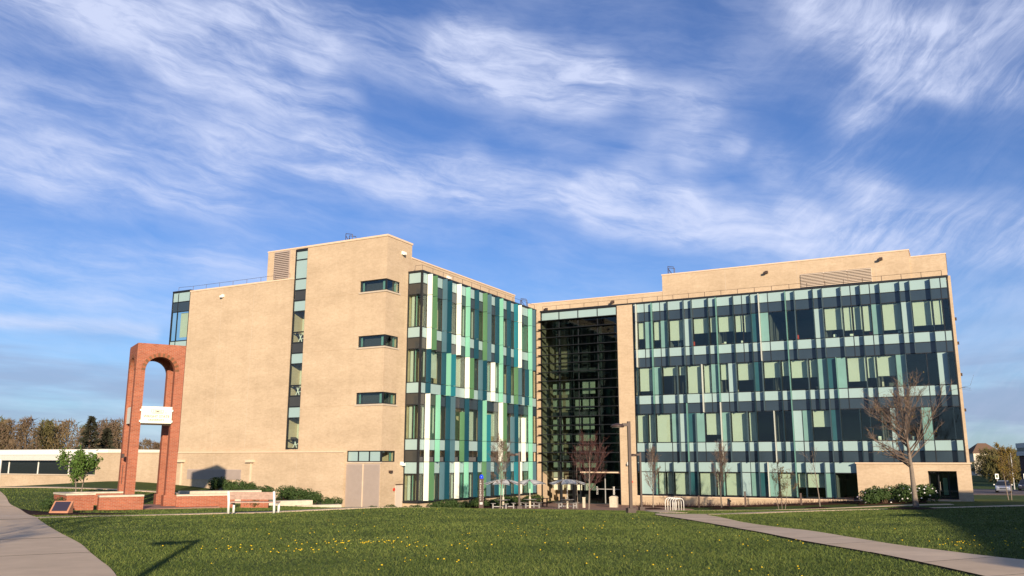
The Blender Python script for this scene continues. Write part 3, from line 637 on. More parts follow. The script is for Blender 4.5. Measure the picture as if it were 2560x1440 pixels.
# rooms behind
for z in (-3.2, 0, 4.6, 9.2, 13.8): U('floor_slab', 'room_wall', UB-.6, U2-.5, Y0+.5, Y1-.2, z, z+.4 if z > -3 else z+.1, bld)
wall('room_wall', UB-.62, UB-.56, Y0+.5, Y1-.2, -3.2, TOP, 'room_wall')
wall('plinth', UB-.6, U2-.1, Y0+.1, Y1, -5, -3.24)

# ---- south facing curtain wall of the east wing (plane y = 0)
XN = lambda n: .46+.811*n
XE = 28.64
F4 = dict(line=[0,1,2,3,4,6,7,9,10,12,13,14,15,16,18,19,21,22,24,25,26,27,28,30,31,33,34], thin=[1,3,13,16,25,27,34],
          col='W?M?N?S.N.M??N?S..SN..M.S....N.M..'.replace('.', ''))
fins4 = {0:'W',2:'M',4:'N',6:'S',7:'S',9:'N',10:'M',12:'N',14:'N',15:'W',18:'M',19:'S',21:'N',22:'S',24:'S',26:'N',28:'N',30:'N',31:'S',33:'N'}
fins3 = {0:'N',2:'M',3:'N',5:'S',6:'N',8:'W',10:'M',12:'S',14:'N',15:'S',17:'N',18:'M',20:'S',21:'N',22:'N',23:'M',26:'S',27:'N',29:'N',30:'S',33:'N',34:'N'}
fins2 = {1:'N',2:'N',5:'S',6:'M',7:'S',10:'W',11:'S',13:'S',14:'N',16:'W',17:'N',18:'M',20:'N',22:'S',23:'N',25:'N',26:'N',29:'N',31:'N',34:'N'}
fins1 = {0:'W',2:'M',4:'N',6:'S',7:'N',9:'S',10:'M',12:'S',14:'S',15:'W',18:'M',19:'N',21:'S',22:'N'}
lin3 = [0,2,3,5,6,8,9,10,11,12,14,15,17,18,20,21,22,23,24,26,27,29,30,32,33,34]
lin2 = [1,2,4,5,6,7,8,10,11,13,14,16,17,18,19,20,22,23,25,26,28,29,31,32,34]
lin1 = [0,2,3,4,6,7,9,10,12,13,14,15,16,18,19,21,22]
# what stands behind each bay, west to east: B blind with its drop, L pale panel, P pale green pane, T teal pane, D open dark room
V4 = ['B.65','B.62','P','B.7','P','B.76','L','B.56','B.55','B.56','B.6','B.62','T','P','D','D','D','L','B.75','B.8','B.8','B.86','P','B.88','L','B.8','B.8','D']
V3 = ['B.86','B.86','P','B.33','B.33','B1','B1','P','B.56','L','B.6','T','B.56','B.52','B.6','B.6','P','T','P','B.8','B.7','B.66','P','D','D','L','D']
V2 = ['B1','B1','B1','P','L','T','P','B.76','P','B1','B1','D','D','D','L','P','B.55','T','D','D','D','L','D','P','D','D']
V1_ = ['D','L','B1','B1','B1','T','B1','B1','B1','L','P','T','P','B1','B.6','B.6','P','D']
m = MB()
XW = 20.1      # the entrance block covers the ground floor from here
m.box(-.0, .10, -.03, .12, -3.15, TOP).box(XE-.10, XE, -.03, .12, 0, TOP).box(-10.40, XE+.03, -.06, 1.45, TOP, TOP+.16)
for z in lines:
    m.box(.10, XE-.10 if z >= 0 else XW, -.012, .06, z-.035, z+.035)
m.box(0, XW+.2, -.04, .1, -3.2, -3.08)
scw = m.build('glass_curtain_wall', 'frame_dark', bld)
random.seed(5)
for fl, ln, fins, vis in ((4, F4['line'], fins4, V4), (3, lin3, fins3, V3), (2, lin2, fins2, V2), (1, lin1, fins1, V1_)):
    xe = XE-.1 if fl > 1 else XW+.1
    E = [.10]+[XN(q) for q in ln]+[xe]; a, b = VZ[4-fl]
    for i in range(len(E)-1):
        x0, x1 = E[i]+.028, E[i+1]-.028
        for z in ([LZ[0], LZ[1]] if fl == 4 else [LZ[2]] if fl == 3 else [LZ[3]] if fl == 2 else [LZ[4]]): U('spandrel_pane', 'light_panel', x0, x1, .012, .03, z[0]+.035, z[1]-.035, scw)
        for z in ([DZ[0], DZ[1]] if fl == 4 else [DZ[2]] if fl == 3 else [DZ[3]] if fl == 2 else []): U('spandrel_pane', 'dark_panel', x0, x1, .012, .03, z[0]+.035, z[1]-.035, scw)
        k = vis[i] if i < len(vis) else 'D'
        if k[0] in 'LPT': U('window_pane', {'L':'light_panel','P':'green_pane','T':'teal_pane'}[k], x0, x1, .012, .03, a+.035, b-.035, scw)
        else:
            U('window_pane', 'vision_glass', x0, x1, .012, .026, a+.035, b-.035, scw)
            if k[0] == 'B':
                dr = float(k[1:]); U('blind', 'blind_cloth', x0+.06, x1-.05, .25, .27, b-.05-dr*(b-a-.1), b-.05, scw)
        if i < len(E)-2:
            zt = TOP if fl == 4 else b; zb2 = 9.2 if fl == 4 else 4.6 if fl == 3 else 0.0 if fl == 2 else -3.08
            U('mullion', 'frame_dark', E[i+1]-.028, E[i+1]+.028, -.02, .05, zb2, zt, scw)
    z1, z0 = {4: (TOP-.04, 9.2), 3: (9.2, 4.6), 2: (5.53, 0.0), 1: (0.0, -3.08)}[fl]
    for q, c in fins.items():
        zt, zb2 = z1, z0
        if fl == 3 and q in fins2: zb2 = 5.53
        if fl == 2 and q not in fins3: zt = 4.6
        elif fl == 2: zt = 5.53
        cuts = [zt]+[s for s in SPL if zb2+.1 < s < zt-.1]+[zb2]
        for k in range(len(cuts)-1): U('fin_panel', {'W':'fin_white_dim','M':'fin_mint_dim','N':'fin_navy_dim','S':'fin_slate_dim'}.get(c, FINC[c]), XN(q)-.018, XN(q)+.018, -.44, -.022, cuts[k+1]+.015, cuts[k]-.015, scw)
for z in (-3.2, 0, 4.6, 9.2, 13.8): U('floor_slab', 'room_wall', .2, XE-.2, .45, 6.0, z, z+.42 if z > -3 else z+.08, bld)
wall('room_wall', .2, XE-.2, 6.0, 6.1, -3.2, TOP, 'room_wall'); wall('room_wall', XE-.19, XE-.12, .4, 6.0, -3.2, TOP, 'room_wall')
for u in (3.7, 8.5, 13.4, 18.3, 22.4): U('room_wall', 'room_wall', u, u+.12, .5, 6.0, -3.1, TOP-.2, bld)
# things people left on the window sills
random.seed(8)
for k in range(26):
    fl = random.choice(VZ[:3]); x = random.uniform(1, 27); h = random.uniform(.12, .5); w = random.uniform(.1, .35)
    U('sill_clutter', random.choice(['white_paint','white_paint','wood_plank','door_paint','red_paint']), x, x+w, .48, .7, fl[0]+.03, fl[0]+.03+h, bld)
wall('plinth', -.0, XW+.2, -.004, .5, -5.2, -3.2); U('sill_stone', 'tan_cap', .0, XW+.1, -.05, -.005, -3.32, -3.205, bld)
# pier between atrium and curtain wall, thin pier at the inner corner
wall('pier', -1.655, -.002, -.05, 1.4, -5, TOP); wall('pier', -11.6, -10.36, -.02, 1.4, -5, TOP)
# upper parapet walls, set back behind the roof edge
wall('parapet_wall', -12.55, 2.75, 1.43, 9, 15.5, 16.92); cap(-12.5, 2.72, 1.43, 9, 16.92, .1, .04)
wall('penthouse_wall', 2.78, 25.74, 1.43, 10, 15.5, 18.66); cap(2.78, 25.74, 1.43, 10, 18.66, .12, .05)
wall('penthouse_wall', 25.74, 28.66, 1.55, 10, 15.5, 18.02); cap(25.86, 28.66, 1.55, 10, 18.02, .1, .04)
wall('end_wall', XE+.001, XE+.22, .05, 12, -4.5, 15.6); wall('wall', 28.5, XE+.22, 1.2, 12, 15.4, 16.0); wall('wall', -12, XE, 7, 12, -4.5, 15.4)
lv = MB().box(16.32,22.55,1.40,1.428,16.06,17.42).build('roof_louver', 'louver_tan', bld)
for p in range(3):
    for k in range(9): U('slat', 'louver_tan', 16.36+p*2.08, 18.36+p*2.08, 1.26, 1.36, 16.13+k*.142, 16.20+k*.142, lv)
MB().box(16.37,18.35,1.385,1.399,16.1,17.4).box(18.45,20.43,1.385,1.399,16.1,17.4).box(20.53,22.51,1.385,1.399,16.1,17.4).build('louver_backing', 'room_dark', lv)
for x, z in ((13.2, 17.9), (23.4, 18.1), (-2.6, 16.35), (-10.3, 16.2)): MB().box(x-.12,x+.16,1.2,1.428,z-.1,z+.14).box(x-.16,x+.08,.98,1.2,z-.15,z+.03).build('flood_light', 'bronze', bld)
MB().box(UB+.002,UB+.14,-16.6,-16.3,16.4,16.62).box(UB+.14,UB+.36,-16.55,-16.35,16.34,16.5).build('flood_light', 'white_paint', bld)
for p in ((-.75, -.06, -.2),): MB().box(p[0]-.14,p[0]+.14,p[1]-.13,p[1]-.002,p[2]-.1,p[2]+.18).box(p[0]-.1,p[0]+.1,p[1]-.3,p[1]-.13,p[2]-.16,p[2]+.08).build('flood_light', 'white_paint', bld)
m = MB()
for x in (-.72, -.52): m.tube([(x,-.05,-1.92),(x,-.2,-1.94)], .07, 8)
m.box(-.82,-.42,-.075,-.052,-2.02,-1.84); m.build('hose_connection', 'red_paint', bld)
for z in (9.9, 7.2, 4.2, 12): U('wall_fitting', 'bronze', XE+.222, XE+.36, 1.0, 1.2, z, z+.25, bld)

# ---- atrium glass with its sunshades
m = MB(); AX0, AX1 = -10.36, -1.655
m.box(AX0, AX0+.10, -.01, .14, -4.2, TOP).box(AX1-.10, AX1, -.01, .14, -4.2, TOP)
for z in (14.72, 15.6): m.box(AX0+.1, AX1-.1, 0, .12, z-.05, z+.05)
AM = [AX0+(AX1-AX0)*k/4 for k in (1, 2, 3)]
for x in AM: m.box(x-.04, x+.04, .005, .12, -1.0 if x > -6 else -4.2, TOP)
for k in range(17): m.box(AX0+.1, AX1-.1, .01, .10, 13.76-.918*k-.03, 13.76-.918*k+.03)
atr = m.build('atrium_glazing', 'frame_dark', bld)
EA = [AX0+.1]+AM+[AX1-.1]
for i in range(4):
    U('spandrel_pane', 'light_panel', EA[i]+.04, EA[i+1]-.04, .05, .07, 14.77, 15.55, atr)
    zs = [14.67]+[13.76-.918*k for k in range(17)]
    for k in range(17):
        if i >= 2 and zs[k+1] < -1.0: continue
        U('window_pane', 'atrium_glass', EA[i]+.04, EA[i+1]-.04, .05, .065, zs[k+1]+.03, zs[k]-.03, atr)
for k in range(17):
    z = 14.66-.918*k; x1 = AX1-.02
    if z > -1.0: U('sunshade', 'frame_dark', AX0-.12, x1, -.46, -.012, z-.03, z+.03, atr)
    else: U('transom', 'frame_dark', AX0+.1, -5.9, -.02, .0, z-.03, z+.03, atr)
# inside the atrium: galleries, glazed partitions and columns
for z in (.2, 4.7, 9.3, 13.9): U('floor_slab', 'room_wall', AX0+.1, -5.2, 2.6, 7, z, z+.45, bld)
wall('room_wall', AX0, AX1, 6.95, 7.0, -4.2, TOP, 'room_dark'); wall('room_wall', AX0, AX1, .2, 7, -4.3, -4.12, 'room_wall'); wall('room_wall', AX0+.0, AX1, .2, 7, TOP-.3, TOP-.05, 'room_dark')
wall('room_wall', AX1-.08, AX1-.02, .2, 7, -4.2, TOP, 'room_dark')
for (z0, z1) in ((7.0, 8.3), (5.4, 6.6), (3.3, 4.5), (2.1, 2.9), (.9, 1.7), (-.6, .0), (-1.9, -1.1), (-2.9, -2.2)):
    sh = random.uniform(-.1, .1)
    for x0, x1 in ((-10.05, -8.95), (-8.55, -7.65), (-7.45, -6.85), (-6.6, -5.25+sh)):
        if random.random() < .92: U('partition_panel', 'partition', x0, x1, 2.35, 2.40, z0, z1-random.choice((0, 0, .15)), bld)
for x in (-9.0, -7.55, -4.3): MB().lathe([(.16,-4.2),(.16,15.2)], 12, (x, 1.9, 0)).build('column', 'room_dark', bld, True)
# recessed entrance with its canopy
U('canopy_edge', 'tan_cap', -5.75, -1.75, -.62, -.40, -1.10, -.98, bld); U('canopy', 'frame_brown', -5.75, -1.70, -.40, 2.2, -1.16, -1.0, bld)
ed = MB().box(-5.6,-5.5,1.2,1.3,-4.1,-1.2).box(-3.85,-3.77,1.2,1.3,-4.1,-1.2).box(-2.0,-1.9,1.2,1.3,-4.1,-1.2).box(-5.5,-3.85,1.22,1.28,-2.75,-2.68).box(-3.77,-2.0,1.22,1.28,-2.75,-2.68).build('entrance_doors', 'galv', bld)
for x0, x1 in ((-5.5,-4.7),(-4.62,-3.85),(-3.77,-2.9),(-2.82,-2.0)): U('pane', 'atrium_glass', x0, x1, 1.24, 1.26, -4.1, -1.25, ed)
for x in (-4.6, -4.72, -2.8, -2.92): MB().tube([(x,1.13,-3.25),(x,1.13,-2.45)], .025, 6).build('handle', 'chrome', ed)
# ---- entrance block at the east end
eb = bld
wall('entrance_wall', 20.16, 25.68, -.62, .38, -4.4, -.14); wall('entrance_wall', 27.82, 28.88, -.62, .38, -4.4, -.14); wall('entrance_wall', 25.68, 27.82, -.62, .38, -.72, -.14)
wall('entrance_wall', 28.66, 28.88, .38, 3.2, -4.4, -.14)
U('parapet_cap', 'tan_cap', 20.08, 28.98, -.72, .42, -.14, -.03, bld)
wall('room_wall', 25.4, 28.4, 1.9, 2.0, -4, -.2, 'room_dark'); wall('room_wall', 25.3, 25.4, .39, 2.0, -4, -.2, 'room_dark'); U('door_step', 'concrete', 25.62, 27.9, -.75, .9, -3.6, -3.04, bld)
U('ceiling', 'room_wall', 25.4, 28.4, .39, 2, -.6, -.5, bld)
ed = MB().box(25.69,25.79,.55,.63,-3.04,-.75).box(26.38,26.46,.55,.63,-3.04,-.75).box(27.13,27.21,.55,.63,-3.04,-.75).box(27.73,27.81,.55,.63,-3.04,-.75).box(25.79,27.73,.56,.62,-3.04,-2.94).box(25.79,27.73,.56,.62,-.85,-.75).build('entrance_doors', 'frame_dark', bld)
for x0, x1 in ((25.79,26.38),(26.46,27.13),(27.21,27.73)): U('pane', 'slot_glass', x0, x1, .58, .60, -2.94, -.85, ed)
U('poster', 'green_pane', 26.7, 27.05, 1.2, 1.22, -2.7, -1.3, ed)
MB().tube([(26.5,.5,-2.3),(26.5,.5,-1.6)], .02, 6).build('handle', 'chrome', ed)

# ---- roof rails and hatches
def rail(pts, h=.5, step=1.62, m='frame_brown'):
    mb = MB(); P = []
    for i in range(len(pts)-1):
        a, b = Vector(pts[i]), Vector(pts[i+1]); n = max(1, round((b-a).length/step))
        for k in range(n): P.append(a.lerp(b, k/n))
    P.append(Vector(pts[-1]))
    for p in P: mb.tube([p, p+Vector((0,0,h))], .022, 4)
    for i in range(len(P)-1): mb.tube([P[i]+Vector((0,0,h)), P[i+1]+Vector((0,0,h))], .014, 4)
    return mb.build('roof_railing', m, bld)
rail([(UB+.5,Y0+.25,TOP+.16),(U2-.2,Y0+.25,TOP+.16),(U2-.2,Y1,TOP+.16)])
rail([(-10.2,.25,TOP+.16),(28.2,.25,TOP+.16)])
rail([(-36.4,V1+.4,15.82),(-34.3,V1+.25,15.72),(-22.4,V1+.25,15.72)], .45)
def hatch(x, y, z, rz):
    mb = MB(); c, s = math.cos(rz), math.sin(rz)
    for o in (0, .75):
        q = lambda u, w, h: (x+c*u-s*(w+o), y+s*u+c*(w+o), z+h)
        for a, b in ((q(0,0,0),q(0,0,1.15)),(q(0,0,1.15),q(.62,0,1.05)),(q(.62,0,1.05),q(.62,0,0)),(q(0,0,.95),q(.6,0,.05))): mb.tube([a, b], .028, 5)
    return mb.build('roof_ladder_rail', 'bronze', bld)
hatch(-17.6, -24.0, 18.4, R(15)); hatch(-14.5, 3.5, 17.0, R(20)); hatch(2.95, 3.0, 18.78, R(10))

# ================================================================ brick arch
AANG = R(60.7); ac, as_ = math.cos(AANG), math.sin(AANG)
AS = 2.46; PW = .47; AB, AT = -2.45, 6.24
AC = (-10.1+ac*AS/2-as_*AS/2, -50.07+as_*AS/2+ac*AS/2)
arch = thing('brick_arch', 'tall red brick arch with four legs and hanging white sign boards', 'arch', (AC[0], AC[1], -2.3), AANG)
h = AS/2; zb_, zt_ = AB+2.3, AT+2.3
for sx_ in (-1, 1):
    for sy_ in (-1, 1):
        p = MB(); xs = sorted((sx_*h, sx_*(h-PW))); ys = sorted((sy_*h, sy_*(h-PW)))
        p.box(xs[0], xs[1], ys[0], ys[1], zb_, zt_)
        p.box(xs[0]-.09, xs[1]+.09, ys[0]-.09, ys[1]+.09, zb_, .62); p.build('pier', 'red_brick', arch)
OW = h-PW; SP = zt_-.62-OW           # half opening, spring line
def arch_panel(rz):
    m = MB(); n = 20; V = []
    for y in (-h+.003, -h+PW-.05):
        for k in range(n+1):
            t = math.pi*k/n; V.append((-OW*math.cos(t), y, SP+OW*math.sin(t)))
        for k in range(n+1):
            t = math.pi*k/n; V.append((-OW*math.cos(t), y, zt_-.001))
    q = n+1; F = []
    for k in range(n):
        F.append((k, k+1, q+k+1, q+k)); F.append((2*q+k, 3*q+k, 3*q+k+1, 2*q+k+1)); F.append((k, 2*q+k, 2*q+k+1, k+1))
    m.add(V, F); o = m.build('arch_panel', 'red_brick', arch, rz=rz)
    for k in range(23):
        t = math.pi*(k+.5)/23; r0, r1 = OW+.002, OW+.20; c, s = -math.cos(t), math.sin(t); tx, tz = s, -c; hw = (OW+.1)*math.pi/23*.44
        vv = []
        for y in (-h-.014, -h+.05):
            for r_, w in ((r0, -hw), (r0, hw), (r1, hw*1.12), (r1, -hw*1.12)): vv.append((c*r_+tx*w, y, SP+s*r_+tz*w))
        b = MB().add(vv, [(0,1,2,3),(7,6,5,4),(0,4,5,1),(1,5,6,2),(2,6,7,3),(3,7,4,0)]).build('voussoir', 'voussoir_red' if k % 2 else 'voussoir_dark', o)
    return o
mat('voussoir_red', (.30, .105, .055), .9, .2, noise_amt=.15, nscale=6); mat('voussoir_dark', (.17, .085, .045), .9, .2, noise_amt=.15, nscale=6)
for k in range(4): arch_panel(k*math.pi/2)
MB().box(-h+.01, h-.01, -h+.01, h-.01, zt_, zt_+.07).build('cap_slab', 'red_brick', arch)
def text_mesh(s, size, m, name, parent, loc, rot, extr=.004):
    c = bpy.data.curves.new(name, 'FONT'); c.body = s; c.size = size; c.align_x = 'CENTER'; c.align_y = 'CENTER'; c.extrude = extr; c.resolution_u = 3
    t = bpy.data.objects.new('tmp', c); COL.objects.link(t); bpy.context.view_layer.update()
    me = bpy.data.meshes.new_from_object(t.evaluated_get(bpy.context.evaluated_depsgraph_get())); bpy.data.objects.remove(t)
    me.materials.clear(); me.materials.append(MATS[m]); o = bpy.data.objects.new(name, me); COL.objects.link(o); o.location = loc; o.rotation_euler = rot
    if parent: put(o, parent)
    return o
def arch_sign(rz, inset=0.0):
    zs0, zs1 = 4.36, 5.24
    o = MB().box(-OW-.04+inset*.5, OW-.02-inset*.5, -h-.14+inset, -h-.06+inset, zs0, zs1).build('sign_board', 'sign_face', arch, rz=rz)
    if inset: return o
    MB().box(-OW, OW, -h+.06, -h+PW-.12, zs0-.08, zs1-.05).build('sign_back', 'sign_dark', o)
    for x in (-OW-.07, OW+.01):
        for z in (zs0+.1, zs1-.2): MB().box(x-.03, x+.03, -h-.12, -h+.004, z-.04, z+.06).build('bracket', 'white_paint', o)
    text_mesh('WRIGHT STATE', .185, 'sign_ink', 'lettering', o, (-.03, -h-.143, zs0+.36), (R(90), 0, 0))
    text_mesh('UNIVERSITY', .15, 'sign_ink', 'lettering', o, (-.03, -h-.143, zs0+.17), (R(90), 0, 0))
    e = MB()
    for a in ((-.32,.32,.70,.712),(-.32,.32,.58,.592),(-.32,-.308,.58,.70),(.308,.32,.58,.70),(-.2,-.19,.58,.70),(.2,.21,.58,.70),(-.10,-.09,.58,.7),(-.24,.30,.52,.535)): e.box(a[0], a[1], -h-.146, -h-.139, zs0+a[2], zs0+a[3])
    e.build('emblem_frame', 'sign_ink', o)
    e = MB()
    for a in ((-.09,.14,.655,.668),(-.11,.12,.60,.613),(-.05,-.04,.60,.66),(.06,.07,.60,.66),(-.02,.05,.615,.645),(.10,.17,.63,.64),(.42,.44,.52,.60)): e.box(a[0], a[1], -h-.147, -h-.139, zs0+a[2], zs0+a[3])
    e.build('emblem', 'sign_dark', o); return o
arch_sign(0); arch_sign(-math.pi/2, .2)
MB().box(-h-.12,-h-.002,-.1,.16,2.55,2.78).build('junction_box', 'bronze', arch); MB().box(-h-.03,-h-.002,-.02,.02,1.2,2.2).build('conduit', 'bronze', arch)

# low walls round the arch
def low_wall(name, label, P, hgt=.62, th=.46, capo=.05):
    c = Vector((sum(p[0] for p in P)/len(P), sum(p[1] for p in P)/len(P), 0)); c.z = G(c.x, c.y)
    w = thing(name, label, 'wall', c, world=True, group='low brick walls round the arch')
    zt = max(G(*p) for p in P)+hgt
    for i in range(len(P)-1):
        a, b = Vector((*P[i], 0)), Vector((*P[i+1], 0)); d = (b-a).normalized(); n_ = Vector((-d.y, d.x, 0)); mid = (a+b)/2; L = (b-a).length
        MB().obox(mid, d, n_, L/2+th/2*(i < len(P)-2)-.0, th/2-.001*i, min(G(*P[i]), G(*P[i+1]))-.3, zt-.001*i).build('wall_segment', 'red_brick', w)
        MB().obox(mid, d, n_, L/2+(th/2+capo)*(i < len(P)-2), th/2+capo-.001*i, zt-.0005*i, zt+.085-.001*i).build('coping', 'limestone', w)
    return w
low_wall('low_brick_wall', 'long low red brick wall with stone coping beside the bronze plaque', [(-7.75,-50.85),(-8.72,-52.62)], .60)
low_wall('low_brick_wall', 'short angled low brick wall with wide stone coping behind the bronze plaque', [(-8.95,-53.0),(-9.3,-53.65),(-11.3,-52.9)], .66)
low_wall('low_brick_wall', 'low brick wall running right from the arch leg towards the bench', [(-8.05,-48.55),(-6.2,-46.3)], .60)
low_wall('low_brick_wall', 'short end piece of low brick wall just behind the bench', [(-6.0,-46.0),(-4.9,-45.1)], .62)
low_wall('low_brick_wall', 'far low brick wall seen between the planter and the left arch leg', [(-13.4,-51.6),(-11.3,-48.9)], .52)
def stone(name, label, P, z0, z1, m='limestone'):
    o = MB().prism(P, z0, z1); c = (sum(p[0] for p in P)/len(P), sum(p[1] for p in P)/len(P))
    o.v = [(x-c[0], y-c[1], z-z0) for x, y, z in o.v]
    return tag(o.build(name, m, loc=(c[0], c[1], z0)), label, 'ledge')
def rect(cx_, cy_, lx, ly, a):
    c, s = math.cos(R(a)), math.sin(R(a)); return [(cx_+c*x-s*y, cy_+s*x+c*y) for x, y in ((-lx,-ly),(lx,-ly),(lx,ly),(-lx,ly))]
stone('stone_ledge', 'pale stone ledge behind the brick wall right of the arch', rect(-12.2,-41.6,2.4,.5,52), -2.6, -1.70)
stone('stone_ledge', 'stepped pale retaining stone right of the bench below the bushes', rect(-8.6,-40.2,1.9,.4,58), -2.9, -2.28)
stone('stone_ledge', 'lower stepped retaining stone at the right end of the row of bushes', rect(-7.0,-38.6,1.4,.35,58), -3.0, -2.55)
# paved floor of the arch
o = MB().prism(rect(-9.6,-48.9,3.0,2.4,60.7), -2.5, -2.235); o = o.build('arch_paving', 'pavers'); struct(o)

# bronze plaque on a stone block

pq = thing('plaque', 'bronze plaque on a slanted stone block at the path corner', 'plaque', (-6.45,-56.1,G(-6.45,-56.1)), R(28)); pq.scale = (.66,.66,.72)
m = MB(); m.add([(-.62,-.34,0),(.62,-.34,0),(.62,.34,0),(-.62,.34,0),(-.62,-.30,.10),(.62,-.30,.10),(.62,.30,.74),(-.62,.30,.74)], [(0,3,2,1),(4,5,6,7),(0,1,5,4),(1,2,6,5),(2,3,7,6),(3,0,4,7)]); m.build('block', 'plaque_stone', pq)
d = Vector((0,.6,.64)).normalized(); nn = Vector((0,-d.z,d.y))
def pl(x, t, o_): p = Vector((x,-.30,.10))+d*t+nn*o_; return tuple(p)
m = MB().add([pl(-.5,.09,.0),pl(.5,.09,.0),pl(.5,.79,.0),pl(-.5,.79,.0),pl(-.5,.09,.025),pl(.5,.09,.025),pl(.5,.79,.025),pl(-.5,.79,.025)], [(0,3,2,1),(4,5,6,7),(0,1,5,4),(1,2,6,5),(2,3,7,6),(3,0,4,7)]); m.build('metal_plate', 'plaque_metal', pq)

# ================================================================ bench
bz = G(4.0,-55.3); bench = thing('park_bench', 'wooden bench with thick white legs, seen from behind on the lawn', 'bench', (4.0,-55.3,bz+.02), math.atan2(.73,1.76))
for k, (z, t) in enumerate(((.60, .0), (.745, .02))): MB().add([(-.93,-.27-t,z-.07),(.93,-.27-t,z-.07),(.93,-.23-t,z-.07),(-.93,-.23-t,z-.07),(-.93,-.30-t,z+.068),(.93,-.30-t,z+.068),(.93,-.26-t,z+.068),(-.93,-.26-t,z+.068)], [(0,3,2,1),(4,5,6,7),(0,1,5,4),(1,2,6,5),(2,3,7,6),(3,0,4,7)]).build('back_plank', 'wood_plank', bench)
for k in range(4): MB().box(-.93,.93,-.20+k*.125,-.09+k*.125,.40,.44).build('seat_plank', 'wood_plank', bench)
for x in (-.93, .88):
    MB().tube([(x,-.22,0),(x,-.25,.42),(x,-.335,.84)], [.052,.048,.045], 8).build('leg', 'white_paint', bench, True)
    MB().tube([(x,.26,0),(x,.26,.40)], [.05,.046], 8).build('leg', 'white_paint', bench, True)
    MB().box(x-.035,x+.035,-.21,.28,.35,.398).build('seat_support', 'white_paint', bench)

# ================================================================ lamps, phone, bin, bollard, rack
def make_lamp(loc, label):
    t = thing('lamp_post', label, 'lamp post', loc, R(38), group='square bronze lamp posts')
    MB().box(-.19,.19,-.19,.19,-.1,.26).build('base', 'bronze', t)
    MB().box(-.068,.068,-.068,.068,.26,4.25).build('post', 'bronze', t)
    m = MB().box(-.32,-.069,-.07,.07,4.02,4.16); m.build('arm', 'bronze', t)
    hd = MB().lathe([(.05,.0),(.30,.0),(.33,.03),(.30,.09),(.20,.15),(.05,.18)], 18, (-.56,0,3.97)).build('lamp_head', 'bronze', t, True)
    MB().lathe([(.02,-.014),(.26,-.012),(.26,-.002),(.02,-.001)], 16, (-.56,0,3.97)).build('lens', 'lamp_glass', hd)
    return t
lamp0 = make_lamp((14.55,-42.0,G(14.55,-42.0)+.02), 'nearest bronze lamp post standing at the fork of the paths')
def lamp_copy(loc, label):
    c = copy_tree(lamp0); c.location = loc; c['label'] = label; return c
lamp_copy((-1.66,-21.89,G(-1.66,-21.89)), 'bronze lamp post among the umbrella tables before the fin wall')
lamp_copy((6.77,-18.27,G(6.77,-18.27)), 'bronze lamp post left of the bicycle rack by the brick pier')
lamp_copy((25.4,-80.3,G(25.4,-80.3)), 'bronze lamp post behind the camera whose shadow falls on the lawn')
t = thing('emergency_phone', 'brown emergency phone pillar with a blue light on top and white lettering', 'emergency phone', (-.22,-30.21,G(-.22,-30.21)), R(28))
MB().box(-.155,.155,-.155,.155,-.2,1.98).build('pillar', 'frame_brown', t)
MB().lathe([(.11,1.98),(.125,2.02),(.125,2.12),(.09,2.2),(.02,2.24)], 16).build('blue_light', 'blue_light', t, True)
text_mesh('E\nM\nE\nR\nG\nE\nN\nC\nY', .15, 'white_paint', 'lettering', t, (-.05,-.16,1.2), (R(90),0,0)); text_mesh('E\nM\nE\nR\nG\nE\nN\nC\nY', .15, 'white_paint', 'lettering', t, (.16,.03,1.2), (R(90),0,R(90)))
MB().box(-.10,.10,-.185,-.156,.30,.46).build('call_box', 'galv', t)
t = thing('litter_bin', 'square pale litter bin with a domed lid by the entrance doors', 'bin', (.15,-6.8,G(.15,-6.8)), R(10))
MB().box(-.33,.33,-.33,.33,0,.82).build('body', 'limestone', t)
m = MB(); prof = [(-.35,.82),(-.35,.90),(-.26,.97),(-.1,1.02),(.1,1.02),(.26,.97),(.35,.90),(.35,.82)]; n_ = len(prof)
m.add([(x,-.35,z) for x,z in prof]+[(x,.35,z) for x,z in prof], [tuple(range(n_)), tuple(range(n_,2*n_))[::-1]]+[(i,n_+i,n_+(i+1)%n_,(i+1)%n_) for i in range(n_)]); m.build('lid', 'limestone', t)
o = MB().box(-.11,.11,-.11,.11,-.1,.82).box(-.13,.13,-.13,.13,.82,.9).build('bollard', 'limestone', loc=(-1.14,-10.6,G(-1.14,-10.6)), rz=R(12)); tag(o, 'square pale stone bollard on the brick plaza', 'bollard')
t = thing('bicycle_rack', 'white tubular bicycle rack of five hoops beside the path', 'bicycle rack', (9.2,-17.9,G(9.2,-17.9)), R(-38))
for k in range(5):
    m = MB(); x = -.62+k*.31; P_ = [(x,-.38,0),(x,-.38,.62)]+[(x,-.38*math.cos(math.pi*i/10),.62+.30*math.sin(math.pi*i/10)) for i in range(1,10)]+[(x,.38,.62),(x,.38,0)]
    m.tube(P_, .026, 6).build('hoop', 'white_paint', t, True)
MB().box(-.75,.75,-.42,-.36,.0,.03).build('rail', 'galv', t); MB().box(-.75,.75,.36,.42,.0,.03).build('rail', 'galv', t)

